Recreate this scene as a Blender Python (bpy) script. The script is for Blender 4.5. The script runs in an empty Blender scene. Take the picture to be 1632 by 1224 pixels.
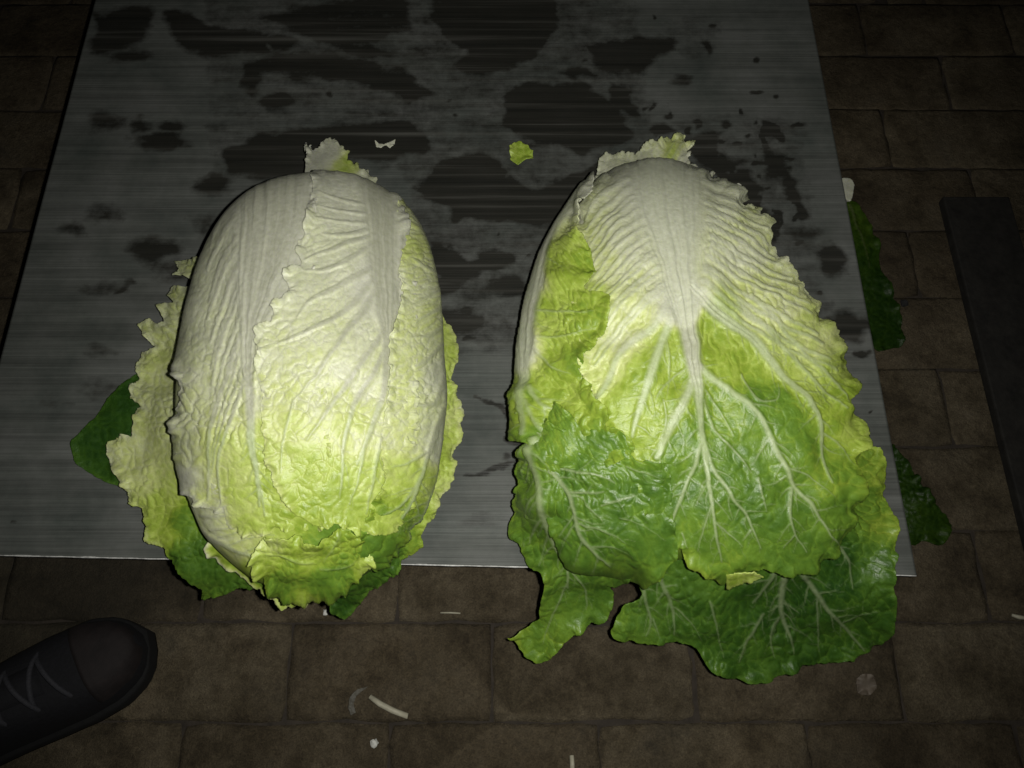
import bpy, bmesh, math
import numpy as np
from mathutils import Vector, Matrix

# ------------------------------------------------------------------ camera, light, exposure
FPX, PITCH, CAMZ = 1280.0, math.radians(22.3), 0.78
BOARD = 0.15                                   # height of the board's upper face
scene = bpy.context.scene
COL = scene.collection
cam_d = bpy.data.cameras.new("camera"); cam = bpy.data.objects.new("camera", cam_d); COL.objects.link(cam)
cam_d.sensor_width = 36.0; cam_d.lens = 36.0 * FPX / 1632.0; cam_d.clip_start = 0.01; cam_d.clip_end = 50.0
cam.location = (0, 0, CAMZ); cam.rotation_euler = (PITCH, 0, 0)
scene.camera = cam
world = bpy.data.worlds.new("World"); scene.world = world; world.use_nodes = True
world.node_tree.nodes["Background"].inputs[0].default_value = (0.9, 1.0, 1.1, 1)
world.node_tree.nodes["Background"].inputs[1].default_value = 0.0025
# the phone's flash, a few centimetres right of the lens
fl = bpy.data.lights.new("phone_flash", 'SPOT'); flash = bpy.data.objects.new("phone_flash", fl); COL.objects.link(flash)
fl.energy = 18.2; fl.color = (1.0, 0.985, 0.93); fl.shadow_soft_size = 0.0035
fl.spot_size = math.radians(104); fl.spot_blend = 1.0
flash.location = (0.019, 0.003, CAMZ)
_aim = Vector((0.005, 0.25, BOARD)) - Vector(flash.location)
flash.rotation_euler = _aim.to_track_quat('-Z', 'Y').to_euler()
vs = scene.view_settings
vs.view_transform = 'Standard'; vs.look = 'None'; vs.exposure = 0.0; vs.gamma = 1.0; vs.use_curve_mapping = False

# ------------------------------------------------------------------ pixel <-> world
CP, SP = math.cos(PITCH), math.sin(PITCH)
CAM = np.array([0, 0, CAMZ])
def rays(u, v):
    x = (np.asarray(u, float) - 816) / FPX; y = -(np.asarray(v, float) - 612) / FPX
    d = np.stack([x, y * CP + SP, y * SP - CP], -1)
    return d / np.linalg.norm(d, axis=-1, keepdims=True)
def on_z(u, v, z):
    d = rays(u, v); t = (np.asarray(z, float) - CAMZ) / d[..., 2]
    return CAM + d * t[..., None]
def proj(P):
    d = P - CAM
    y = d[..., 1] * CP + d[..., 2] * SP; z = -d[..., 1] * SP + d[..., 2] * CP
    return 816 + FPX * d[..., 0] / (-z), 612 - FPX * y / (-z)

# ------------------------------------------------------------------ numpy noise
def hsh(ix, iy, s):
    h = (ix.astype(np.int64) * 374761393 + iy.astype(np.int64) * 668265263 + s * 1442695041) & 0xFFFFFFFF
    h = ((h ^ (h >> 13)) * 1274126177) & 0xFFFFFFFF
    h = ((h ^ (h >> 16)) * 2246822519) & 0xFFFFFFFF
    return ((h ^ (h >> 15)) & 0xFFFFFF) / float(0x1000000)
def vno(x, y, s=0):
    ix = np.floor(x); iy = np.floor(y); fx = x - ix; fy = y - iy
    fx = fx * fx * fx * (fx * (fx * 6 - 15) + 10); fy = fy * fy * fy * (fy * (fy * 6 - 15) + 10)
    a = hsh(ix, iy, s); b = hsh(ix + 1, iy, s); c = hsh(ix, iy + 1, s); d = hsh(ix + 1, iy + 1, s)
    return (a + (b - a) * fx) * (1 - fy) + (c + (d - c) * fx) * fy
def fbm(x, y, s=0, o=3):
    r = 0; a = 1; t = 0
    for k in range(o):
        r = r + a * (vno(x * 2 ** k + 17.3 * k, y * 2 ** k - 9.1 * k, s + k) - .5); t += a; a *= .5
    return r / t * 2
def voro(x, y, s=0):
    ix = np.floor(x); iy = np.floor(y)
    f1 = np.full(x.shape, 9.); f2 = np.full(x.shape, 9.)
    for dx in (-1, 0, 1):
        for dy in (-1, 0, 1):
            cx = ix + dx; cy = iy + dy
            d = np.hypot(cx + .1 + .8 * hsh(cx, cy, s) - x, cy + .1 + .8 * hsh(cx, cy, s + 7) - y)
            f2 = np.minimum(f2, np.maximum(f1, d)); f1 = np.minimum(f1, d)
    return f1, f2
def sst(a, b, x):
    t = np.clip((x - a) / (b - a), 0, 1); return t * t * (3 - 2 * t)

# ------------------------------------------------------------------ cabbage heads as implicit bodies
class Body:
    """one or more barrel shapes lying on the board: F < 1 inside; several are blended"""
    def __init__(self, *prims): self.prims = prims
    def one(self, P, q):
        x0, x1, y0, y1, a, p0, p1, tap, ratio, sag = q
        L = (y1 - y0) / 2; t = (P[..., 1] - (y0 + y1) / 2) / L
        xc = (x0 + x1) / 2 + (x1 - x0) / 2 * t
        b = a * ratio; w = 1 + tap * np.clip(t, -1.2, 1.2)
        r = np.sqrt(((P[..., 0] - xc) / (a * w)) ** 2 + ((P[..., 2] - BOARD - b * (1 - sag * np.clip(t * t, 0, 1.2))) / (b * w)) ** 2)
        p = np.where(t < 0, p0, p1)
        return (np.abs(t) ** p + r ** p) ** (1 / p)
    def F(self, P):
        fs = [self.one(P, q) for q in self.prims]
        if len(fs) == 1: return fs[0]
        k = 22.0; m = np.minimum(fs[0], fs[1])
        return m - np.log(np.exp(-k * (fs[0] - m)) + np.exp(-k * (fs[1] - m))) / k
    def grad(self, P):
        e = 5e-4; g = np.zeros(P.shape)
        for i in range(3):
            d = np.zeros(3); d[i] = e; g[..., i] = (self.F(P + d) - self.F(P - d)) / (2 * e)
        return g
    def onto(self, P, n=5):
        for _ in range(n):
            g = self.grad(P); P = P - g * ((self.F(P) - 1) / np.maximum((g * g).sum(-1), 1e-6))[..., None]
        return P
    def cast(self, u, v):
        """surface point under each pixel; pixels just outside the outline run on round the far side"""
        D = rays(u, v); ts = np.linspace(.42, .92, 90)
        hit = np.full(D.shape[0], -1.0); fm = np.full(D.shape[0], 9.0); tm = np.zeros(D.shape[0])
        prev = None
        for t in ts:
            f = self.F(CAM + D * t)
            better = f < fm; fm = np.where(better, f, fm); tm = np.where(better, t, tm)
            new = (hit < 0) & (f < 1); hit[new] = t
        step = ts[1] - ts[0]; ok = hit > 0
        lo = hit - step; hi = hit.copy()
        for _ in range(14):
            mid = (lo + hi) / 2; ins = self.F(CAM + D * mid[:, None]) < 1
            hi = np.where(ins, mid, hi); lo = np.where(ins, lo, mid)
        P = CAM + D * hi[:, None]
        if (~ok).any():
            Dm = D[~ok]; miss = (fm[~ok] - 1)
            Q = CAM + Dm * (tm[~ok] + miss * 0.35)[:, None]
            P[~ok] = self.onto(Q, 8)
        g = self.grad(P); n = g / np.linalg.norm(g, axis=-1, keepdims=True)
        return P, n
# each: axis ends x, axis ends y, half width, end roundness (2), taper, height ratio, sag of the ends towards the board
QL = (-0.1451, -0.1581, 0.0802, 0.4059, 0.095, 2.1683, 3.2646, -0.072, .80, .25)
QR = (0.0972, 0.1222, 0.1019, 0.4371, 0.0962, 2.8345, 2.1631, -0.0801, .70, .38)
QT = (0.1651, 0.1243, 0.0886, 0.4411, 0.1049, 2.6117, 2.5472, -0.2079, .60, .38)
BL, BR, BT = Body(QL), Body(QR), Body(QT, QR)

# ------------------------------------------------------------------ materials
def mat(name):
    m = bpy.data.materials.new(name); m.use_nodes = True
    nt = m.node_tree; b = nt.nodes["Principled BSDF"]
    return m, nt, b
def nd(nt, kind, **kw):
    n = nt.nodes.new(kind)
    for k, v in kw.items():
        if k.startswith('i_'):
            key = k[2:]; key = int(key) if key.isdigit() else key.replace('_', ' ')
            n.inputs[key].default_value = v
        else: setattr(n, k, v)
    return n
def noise(nt, vec, scale, detail=4, rough=.55):
    n = nd(nt, 'ShaderNodeTexNoise', i_Scale=scale, i_Detail=detail, i_Roughness=rough)
    if vec is not None: nt.links.new(vec, n.inputs['Vector'])
    return n
def ramp(nt, src, stops):
    r = nd(nt, 'ShaderNodeValToRGB'); nt.links.new(src, r.inputs[0])
    e = r.color_ramp.elements
    while len(e) < len(stops): e.new(.5)
    for k, (p, c) in enumerate(stops):
        e[k].position = p; e[k].color = (*c, 1) if len(c) == 3 else c
    return r
def mixc(nt, fac, a, b, mode='MIX'):
    m = nd(nt, 'ShaderNodeMix', data_type='RGBA', blend_type=mode)
    for s, i in ((fac, 0), (a, 6), (b, 7)):
        if hasattr(s, 'node'): nt.links.new(s, m.inputs[i])
        else: m.inputs[i].default_value = s if i == 0 else (*s, 1)
    return m.outputs[2]
def maprange(nt, src, a, b, c, d):
    m = nd(nt, 'ShaderNodeMapRange'); nt.links.new(src, m.inputs[0])
    for i, v in enumerate((a, b, c, d)): m.inputs[i + 1].default_value = v
    return m.outputs[0]
def bump(nt, b, src, strength, dist):
    n = nd(nt, 'ShaderNodeBump', i_Strength=strength, i_Distance=dist)
    nt.links.new(src, n.inputs['Height']); nt.links.new(n.outputs[0], b.inputs['Normal'])
    return n

def leaf_material():
    m, nt, b = mat('cabbage_leaf_skin')
    at = nd(nt, 'ShaderNodeAttribute', attribute_name='pig')
    tc = nd(nt, 'ShaderNodeTexCoord')
    n1 = noise(nt, tc.outputs['Object'], 260, 5, .6)
    n2 = noise(nt, tc.outputs['Object'], 1500, 3, .6)
    k = ramp(nt, n1.outputs[0], [(.3, (.86, .86, .82)), (.7, (1.1, 1.1, 1.12))])
    c = mixc(nt, 1.0, at.outputs['Color'], k.outputs[0], 'MULTIPLY')
    nt.links.new(c, b.inputs['Base Color'])
    rr = maprange(nt, n1.outputs[0], .3, .7, .30, .52); nt.links.new(rr, b.inputs['Roughness'])
    b.inputs['Specular IOR Level'].default_value = .46
    b.inputs['Subsurface Weight'].default_value = .12
    b.inputs['Subsurface Radius'].default_value = (.6, .8, .25)
    b.inputs['Subsurface Scale'].default_value = .003
    ad = nd(nt, 'ShaderNodeMath', operation='ADD'); nt.links.new(n1.outputs[0], ad.inputs[0])
    mu = nd(nt, 'ShaderNodeMath', operation='MULTIPLY', i_1=.35); nt.links.new(n2.outputs[0], mu.inputs[0]); nt.links.new(mu.outputs[0], ad.inputs[1])
    n4 = noise(nt, tc.outputs['Object'], 620, 4, .6)
    ad2 = nd(nt, 'ShaderNodeMath', operation='MULTIPLY_ADD', i_1=.8); nt.links.new(n4.outputs[0], ad2.inputs[0]); nt.links.new(ad.outputs[0], ad2.inputs[2])
    bump(nt, b, ad2.outputs[0], .34, .0010)
    return m
M_LEAF = leaf_material()

def simple(name, col, rough=.6, var=.25, sc=60, bmp=.3, dist=.002, spec=.3):
    m, nt, b = mat(name)
    tc = nd(nt, 'ShaderNodeTexCoord'); n = noise(nt, tc.outputs['Object'], sc, 6, .65)
    r = ramp(nt, n.outputs[0], [(.3, tuple(c * (1 - var) for c in col)), (.7, tuple(c * (1 + var) for c in col))])
    nt.links.new(r.outputs[0], b.inputs['Base Color'])
    b.inputs['Roughness'].default_value = rough; b.inputs['Specular IOR Level'].default_value = spec
    bump(nt, b, n.outputs[0], bmp, dist)
    return m

def board_material():
    m, nt, b = mat('streaked_board')
    tc = nd(nt, 'ShaderNodeTexCoord')
    def stretched(sx, sy):
        mp = nd(nt, 'ShaderNodeMapping'); mp.inputs['Scale'].default_value = (sx, sy, 1)
        nt.links.new(tc.outputs['Object'], mp.inputs['Vector']); return mp.outputs[0]
    fine = noise(nt, stretched(7, 520), 1, 3, .7)
    mid = noise(nt, stretched(3, 130), 1, 4, .6)
    wide = noise(nt, stretched(1.2, 26), 1, 3, .5)
    cloud = noise(nt, tc.outputs['Object'], 14, 6, .65)
    grit = noise(nt, tc.outputs['Object'], 900, 2, .6)
    dry = ramp(nt, cloud.outputs[0], [(.28, (.046, .053, .047)), (.5, (.078, .083, .075)), (.75, (.112, .115, .108))]).outputs[0]
    s1 = ramp(nt, mid.outputs[0], [(.25, (.74, .74, .74)), (.72, (1.24, 1.24, 1.24))]).outputs[0]
    s2 = ramp(nt, fine.outputs[0], [(.25, (.76, .76, .76)), (.75, (1.22, 1.22, 1.22))]).outputs[0]
    s3 = ramp(nt, wide.outputs[0], [(.3, (.85, .85, .84)), (.7, (1.12, 1.12, 1.13))]).outputs[0]
    dry = mixc(nt, 1, dry, s1, 'MULTIPLY'); dry = mixc(nt, 1, dry, s2, 'MULTIPLY'); dry = mixc(nt, 1, dry, s3, 'MULTIPLY')
    wetc = ramp(nt, mid.outputs[0], [(.35, (.009, .009, .007)), (.56, (.017, .016, .0125)), (.74, (.066, .065, .057))]).outputs[0]
    at = nd(nt, 'ShaderNodeAttribute', attribute_name='wet')
    wn = noise(nt, tc.outputs['Object'], 70, 6, .7)
    drag = noise(nt, stretched(16, 120), 1, 5, .65)
    # ragged edge, pulled along the streaks
    def add(a, b2, k):
        mm = nd(nt, 'ShaderNodeMath', operation='MULTIPLY_ADD', i_1=k); nt.links.new(b2, mm.inputs[0]); nt.links.new(a, mm.inputs[2]); return mm.outputs[0]
    ov = nd(nt, 'ShaderNodeValue'); ov.outputs[0].default_value = -.93; OFFS = ov.outputs[0]
    f = add(at.outputs['Fac'], wn.outputs[0], .95); f = add(f, fine.outputs[0], .22); f = add(f, mid.outputs[0], .44); f = add(f, drag.outputs[0], .8); f = add(f, cloud.outputs[0], .5); f = add(f, OFFS, 1)
    wet = maprange(nt, f, .74, 1.22, 0, .90)
    c = mixc(nt, wet, dry, wetc)
    # pale scratches
    scr = noise(nt, stretched(2.2, 900), 1, 2, .5)
    sm = maprange(nt, scr.outputs[0], .70, .78, 0, .5)
    c = mixc(nt, sm, c, (.17, .17, .16))
    nt.links.new(c, b.inputs['Base Color'])
    rg = maprange(nt, wet, 0, 1, .62, .38); nt.links.new(rg, b.inputs['Roughness'])
    b.inputs['Specular IOR Level'].default_value = .25
    h = add(fine.outputs[0], mid.outputs[0], 1.2); h = add(h, grit.outputs[0], .25)
    bump(nt, b, h, .35, .0012)
    return m

def paver_material():
    m, nt, b = mat('brown_paver')
    tc = nd(nt, 'ShaderNodeTexCoord'); oi = nd(nt, 'ShaderNodeObjectInfo')
    gp = nd(nt, 'ShaderNodeNewGeometry')
    n1 = noise(nt, gp.outputs['Position'], 22, 7, .68)
    n2 = noise(nt, gp.outputs['Position'], 130, 6, .7)
    n3 = noise(nt, gp.outputs['Position'], 7, 4, .6)
    c = ramp(nt, n1.outputs[0], [(.26, (.020, .015, .009)), (.43, (.062, .050, .031)), (.60, (.098, .081, .054)), (.8, (.125, .107, .077))]).outputs[0]
    k = ramp(nt, n2.outputs[0], [(.25, (.62, .6, .58)), (.7, (1.2, 1.2, 1.2))]).outputs[0]
    c = mixc(nt, 1, c, k, 'MULTIPLY')
    k3 = ramp(nt, n3.outputs[0], [(.32, (.5, .47, .42)), (.55, (1, 1, 1)), (.8, (1.15, 1.1, 1.05))]).outputs[0]
    c = mixc(nt, 1, c, k3, 'MULTIPLY')
    r = ramp(nt, oi.outputs['Random'], [(0, (.82, .79, .74)), (.5, (.98, .96, .92)), (1, (1.1, 1.1, 1.07))]).outputs[0]
    c = mixc(nt, 1, c, r, 'MULTIPLY')
    n5 = noise(nt, gp.outputs['Position'], 620, 4, .75)
    k5 = ramp(nt, n5.outputs[0], [(.3, (.55, .54, .52)), (.52, (1, 1, 1)), (.72, (1.5, 1.48, 1.42))]).outputs[0]
    c = mixc(nt, 1, c, k5, 'MULTIPLY')
    # grime in blots and streaks
    n6 = noise(nt, gp.outputs['Position'], 11, 9, .75)
    c = mixc(nt, maprange(nt, n6.outputs[0], .55, .70, 0, .68), c, (.013, .011, .007))
    # round dark patch beside the shoe, its rim broken by noise
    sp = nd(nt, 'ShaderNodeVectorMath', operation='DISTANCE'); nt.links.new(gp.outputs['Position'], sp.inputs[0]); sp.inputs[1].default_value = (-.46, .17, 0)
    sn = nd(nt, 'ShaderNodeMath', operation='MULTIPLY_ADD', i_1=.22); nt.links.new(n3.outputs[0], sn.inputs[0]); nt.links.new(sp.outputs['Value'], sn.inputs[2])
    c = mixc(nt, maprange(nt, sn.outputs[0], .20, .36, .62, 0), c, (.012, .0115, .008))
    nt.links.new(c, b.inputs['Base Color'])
    b.inputs['Roughness'].default_value = .78; b.inputs['Specular IOR Level'].default_value = .22
    ad = nd(nt, 'ShaderNodeMath', operation='ADD'); nt.links.new(n1.outputs[0], ad.inputs[0]); nt.links.new(n2.outputs[0], ad.inputs[1])
    ad3 = nd(nt, 'ShaderNodeMath', operation='MULTIPLY_ADD', i_1=.5); nt.links.new(n5.outputs[0], ad3.inputs[0]); nt.links.new(ad.outputs[0], ad3.inputs[2])
    bump(nt, b, ad3.outputs[0], .8, .0035)
    return m

# ------------------------------------------------------------------ object helpers
def tag(o, label=None, cat=None, group=None, kind=None):
    for k, v in (('label', label), ('category', cat), ('group', group), ('kind', kind)):
        if v: o[k] = v
    return o
def empty(name, loc):
    o = bpy.data.objects.new(name, None); o.empty_display_size = .05; o.location = loc; COL.objects.link(o); return o
def link(name, me, parent=None, material=None):
    o = bpy.data.objects.new(name, me); COL.objects.link(o)
    if material is not None and not me.materials: me.materials.append(material)
    if parent is not None: o.parent = parent
    return o
def mesh_np(name, V, Fq, smooth=True):
    me = bpy.data.meshes.new(name)
    me.vertices.add(len(V)); me.vertices.foreach_set('co', np.ascontiguousarray(V, np.float32).ravel())
    k = Fq.shape[1]
    me.loops.add(Fq.size); me.loops.foreach_set('vertex_index', np.ascontiguousarray(Fq, np.int32).ravel())
    me.polygons.add(len(Fq)); me.polygons.foreach_set('loop_start', np.arange(0, Fq.size, k, dtype=np.int32))
    me.update(calc_edges=True); me.validate()
    if smooth: me.polygons.foreach_set('use_smooth', np.ones(len(me.polygons), bool))
    return me
def bm_obj(name, bm, parent=None, material=None, smooth=False):
    me = bpy.data.meshes.new(name); bmesh.ops.recalc_face_normals(bm, faces=bm.faces[:]); bm.to_mesh(me); bm.free()
    if smooth: me.polygons.foreach_set('use_smooth', np.ones(len(me.polygons), bool))
    return link(name, me, parent, material)
def bm_box(bm, c, s, rot=None, bev=0.0):
    r = bmesh.ops.create_cube(bm, size=1.0); vs_ = r['verts']
    bmesh.ops.scale(bm, vec=s, verts=vs_)
    if bev:
        es = {e for v in vs_ for e in v.link_edges}
        rr = bmesh.ops.bevel(bm, geom=list(es), offset=bev, segments=2, affect='EDGES', profile=.6)
        vs_ = list({v for f in rr['faces'] for v in f.verts} | {v for v in vs_ if v.is_valid})
    if rot is not None: bmesh.ops.rotate(bm, matrix=rot, verts=vs_)
    bmesh.ops.translate(bm, vec=c, verts=vs_)
def tube(bm, pts, rad, seg=8):
    """swept tube with rounded, closed ends"""
    pts = [Vector(p) for p in pts]; rad = rad if hasattr(rad, '__len__') else [rad] * len(pts)
    rings = []
    for i, p in enumerate(pts):
        d = (pts[min(i + 1, len(pts) - 1)] - pts[max(i - 1, 0)]).normalized()
        a = d.orthogonal().normalized() if abs(d.z) > .9 else d.cross(Vector((0, 0, 1))).normalized()
        b = d.cross(a)
        rings.append([bm.verts.new(p + (a * math.cos(2 * math.pi * k / seg) + b * math.sin(2 * math.pi * k / seg)) * rad[i]) for k in range(seg)])
    for r0, r1 in zip(rings, rings[1:]):
        for k in range(seg): bm.faces.new((r0[k], r0[(k + 1) % seg], r1[(k + 1) % seg], r1[k]))
    bm.faces.new(rings[0][::-1]); bm.faces.new(rings[-1])

# ------------------------------------------------------------------ leaf builder
PIG = np.array([0, .12, .25, .4, .52, .65, .78, .9, 1.0])
PIGC = np.array([[.475, .48, .385], [.535, .56, .36], [.48, .53, .20], [.355, .445, .085], [.235, .325, .034],
                 [.126, .222, .022], [.071, .148, .016], [.034, .088, .009], [.018, .056, .007]])
def pigment(g):
    g = np.clip(g, 0, 1); return np.stack([np.interp(g, PIG, PIGC[:, k]) for k in range(3)], -1)
def shepard(u, v, pts, col, p=2.4, soft=14.):
    w = np.zeros(u.shape); s = np.zeros(u.shape)
    for q in pts:
        k = 1 / ((u - q[0]) ** 2 + (v - q[1]) ** 2 + soft ** 2) ** p
        w += k; s += k * q[col]
    return s / w
def rbf(u, v, pts):
    P = np.array(pts, float); A = P[:, :2] / 100.
    def ph(r): return r * r * np.log(r + 1e-9)
    n = len(P); K = np.zeros((n + 3, n + 3))
    K[:n, :n] = ph(np.hypot(A[:, None, 0] - A[None, :, 0], A[:, None, 1] - A[None, :, 1])) + np.eye(n) * .02
    K[:n, n] = 1; K[:n, n + 1:] = A; K[n, :n] = 1; K[n + 1:, :n] = A.T
    w = np.linalg.solve(K, np.r_[P[:, 2], 0, 0, 0])
    r = w[n] + w[n + 1] * u / 100 + w[n + 2] * v / 100
    for i in range(n): r = r + w[i] * ph(np.hypot(u / 100 - A[i, 0], v / 100 - A[i, 1]))
    return r
def resample(pts, step, closed, smooth=True):
    P = np.array(pts, float); n = len(P); out = []
    for i in range(n if closed else n - 1):
        p1, p2 = P[i], P[(i + 1) % n]
        p0 = P[i - 1] if (closed or i > 0) else p1; p3 = P[(i + 2) % n] if (closed or i + 2 < n) else p2
        m = max(1, int(np.hypot(*(p2 - p1)[:2]) / step))
        for k in range(m):
            t = k / m
            if smooth: out.append(.5 * ((2 * p1) + (-p0 + p2) * t + (2 * p0 - 5 * p1 + 4 * p2 - p3) * t * t + (-p0 + 3 * p1 - 3 * p2 + p3) * t ** 3))
            else: out.append(p1 + (p2 - p1) * t)
    if not closed: out.append(P[-1])
    return np.array(out)
def family(a, b, n, w0, w1, seed=0, jit=.25):
    """n veins blended from vein a to vein b"""
    A = np.array(a, float); B = np.array(b, float); rng = np.random.default_rng(seed); out = []
    for k in range(n):
        t = np.clip((k + rng.uniform(-jit, jit)) / max(n - 1, 1), 0, 1); L = A + (B - A) * t
        L = L + rng.normal(size=L.shape) * 2.0 * np.linspace(0, 1, len(L))[:, None]
        w = np.linspace(w0, w1, len(L)) * rng.uniform(.75, 1.2)
        out.append(np.c_[L, w].tolist())
    return out

def sprout(veins, seed, gap=15., ln=(16, 38), ang=(38, 66), wmul=.5, wcap=1.7, wmin_parent=.9):
    """finer veins leaving each given vein on both sides"""
    rng = np.random.default_rng(seed); out = []
    for vn in veins:
        L = resample(vn, 3., False); n = len(L); k = rng.uniform(1, 5); side = 1 if rng.random() < .5 else -1
        while k < n - 2:
            i = int(k); p = L[i]; w = p[2]
            if w >= wmin_parent:
                d = L[min(i + 2, n - 1), :2] - L[max(i - 2, 0), :2]; d = d / max(np.hypot(*d), 1e-6)
                a = math.radians(rng.uniform(*ang)) * side; q = np.array([d[0] * math.cos(a) - d[1] * math.sin(a), d[0] * math.sin(a) + d[1] * math.cos(a)])
                nn = np.array([-d[1], d[0]]) * side; c = p[:2] + nn * w * .5
                tot = rng.uniform(*ln) * np.clip(w / 2.5, .55, 1.25); m = 5; w0 = min(w * wmul, wcap); pts = [(c[0], c[1], w0)]
                bend = math.radians(rng.uniform(-4, 12)) * -side
                for j in range(m):
                    bb = bend + rng.normal() * .12
                    q = np.array([q[0] * math.cos(bb) - q[1] * math.sin(bb), q[0] * math.sin(bb) + q[1] * math.cos(bb)]); c = c + q * tot / m
                    pts.append((c[0], c[1], w0 + (.5 - w0) * (j + 1) / m))
                out.append(pts)
            side = -side; k += gap / 3. * rng.uniform(.5, 1.3)
    return out

def make_leaf(name, parent, outline, veins=(), pig=(), body=None, z=None, off=.002, base=(0, 0, 0),
              jag=(2.2, 14.), smooth=True, blister=.0011, cell=15., wave=(.0015, 70.), ruffle=(.003, 22., 22.),
              rib=.0016, edge_g=-.08, thick=.0008, seed=1, g=2.0, fine=.5, lift=.0, label=None, net=.05, stri=0.0, polar=None, twig=0., crease=.7, wvein=(.385, .39, .30), netv=0., rough=1., vk=1., bcol=None):
    O = resample(outline, 2.5, True, smooth)
    # ragged margin
    d = np.roll(O, -1, 0) - np.roll(O, 1, 0); nrm = np.stack([d[:, 1], -d[:, 0]], 1) / np.maximum(np.hypot(d[:, 0], d[:, 1]), 1e-6)[:, None]
    s = np.r_[0, np.cumsum(np.hypot(*np.diff(O, axis=0).T))]
    j = fbm(s / jag[1], s * 0 + seed * 3.7, seed, 3) * jag[0] * 1.5
    j *= .45 + 1.1 * vno(s / 55, s * 0 + 2.2, seed + 6)
    j += (.25 + 1.5 * vno(s / 48, s * 0 + 8.1, seed + 8) ** 2) * (np.abs(((s / (jag[1] * .62) + fbm(s / 40, s * 0, seed + 5) * 1.5) % 1) - .5) - .25) * jag[0] * .7
    O = O + nrm * j[:, None]
    lo = O.min(0) - 2 * g; hi = O.max(0) + 2 * g
    nu = int((hi[0] - lo[0]) / g) + 1; nv = int((hi[1] - lo[1]) / g) + 1
    U, Vv = np.meshgrid(lo[0] + np.arange(nu) * g, lo[1] + np.arange(nv) * g)
    U = U.copy(); Vv = Vv.copy()
    # inside test by scanline
    ins = np.zeros(U.shape, bool); A = O; B = np.roll(O, -1, 0)
    for r in range(nv):
        y = Vv[r, 0]; c = (A[:, 1] > y) != (B[:, 1] > y)
        if c.any():
            xs = A[c, 0] + (y - A[c, 1]) / (B[c, 1] - A[c, 1]) * (B[c, 0] - A[c, 0])
            ins[r] = (np.searchsorted(np.sort(xs), U[r]) % 2) == 1
    # distance to the margin and nearest margin point, within R px
    R = 60.; dist = np.full(U.shape, R); near = np.stack([U, Vv], -1); arc = np.zeros(U.shape)
    CH = 16
    for k in range(0, len(O), CH):
        a = A[k:k + CH]; b = B[k:k + CH]
        l = np.minimum(a.min(0), b.min(0)) - R; h = np.maximum(a.max(0), b.max(0)) + R
        i0, i1 = max(0, int((l[0] - lo[0]) / g)), min(nu, int((h[0] - lo[0]) / g) + 2)
        j0, j1 = max(0, int((l[1] - lo[1]) / g)), min(nv, int((h[1] - lo[1]) / g) + 2)
        if i0 >= i1 or j0 >= j1: continue
        pu = U[j0:j1, i0:i1]; pv = Vv[j0:j1, i0:i1]
        for m in range(len(a)):
            e = b[m] - a[m]; t = np.clip(((pu - a[m, 0]) * e[0] + (pv - a[m, 1]) * e[1]) / max(e @ e, 1e-9), 0, 1)
            cx = a[m, 0] + e[0] * t; cy = a[m, 1] + e[1] * t; dd = np.hypot(pu - cx, pv - cy)
            w = dd < dist[j0:j1, i0:i1]
            dist[j0:j1, i0:i1][w] = dd[w]; near[j0:j1, i0:i1][w] = np.stack([cx, cy], -1)[w]; arc[j0:j1, i0:i1][w] = s[min(k + m, len(s) - 1)]
    q = ins[:-1, :-1] | ins[1:, :-1] | ins[:-1, 1:] | ins[1:, 1:]
    used = np.zeros(U.shape, bool)
    used[:-1, :-1] |= q; used[1:, :-1] |= q; used[:-1, 1:] |= q; used[1:, 1:] |= q
    out = used & ~ins
    U[out] = near[out][:, 0]; Vv[out] = near[out][:, 1]; dist[out] = 0
    idx = -np.ones(U.shape, int); idx[used] = np.arange(used.sum())
    jj, ii = np.nonzero(q)
    Fq = np.stack([idx[jj, ii], idx[jj + 1, ii], idx[jj + 1, ii + 1], idx[jj, ii + 1]], 1)
    u = U[used]; v = Vv[used]; ed = dist[used]; ar = arc[used]
    # veins
    veins = list(veins)
    if twig:
        t1 = sprout(veins, seed + 200, 17. / twig, (16, 40)); t2 = sprout(t1, seed + 201, 11. / twig, (7, 17), wmin_parent=.55, wcap=1.1, wmul=.75)
        tw = t1 + t2
        if len(pig):                                     # only in the green parts
            c = np.array([q[0][:2] for q in tw]); gk = shepard(c[:, 0], c[:, 1], pig, 2); tw = [q for q, k in zip(tw, gk) if k > .33]
        veins = veins + tw
    vc = np.zeros(u.shape); vm = np.zeros(u.shape); vh = np.zeros(u.shape); broad = np.zeros(u.shape); st = np.zeros(u.shape)
    wob_u = u + fbm(u / 24, v / 24, seed + 31, 2) * 2.2; wob_v = v + fbm(u / 24, v / 24, seed + 37, 2) * 2.2
    for vn in veins:
        L = resample(vn, 5., False)
        wmax = L[:, 2].max() * 2.6 + 6
        sel = np.nonzero((u > L[:, 0].min() - wmax) & (u < L[:, 0].max() + wmax) & (v > L[:, 1].min() - wmax) & (v < L[:, 1].max() + wmax))[0]
        if not len(sel): continue
        pu, pv = wob_u[sel], wob_v[sel]; bd = np.full(len(sel), 1e9); bw = np.ones(len(sel)); bs = np.zeros(len(sel))
        for a, b in zip(L, L[1:]):
            e = (b - a)[:2]; t = np.clip(((pu - a[0]) * e[0] + (pv - a[1]) * e[1]) / max(e @ e, 1e-9), 0, 1)
            dx = pu - a[0] - e[0] * t; dy = pv - a[1] - e[1] * t; dd = np.hypot(dx, dy)
            w = dd < bd; bd[w] = dd[w]; bw[w] = (a[2] + (b[2] - a[2]) * t)[w]; bs[w] = (np.sign(dx * e[1] - dy * e[0]) * dd)[w]
        r = bd / np.maximum(bw * .88, .5)
        mk = 1 - sst(.45, 1.45, r) if bw.max() > 10 else 1 - sst(.2, 1.5, r)
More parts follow.
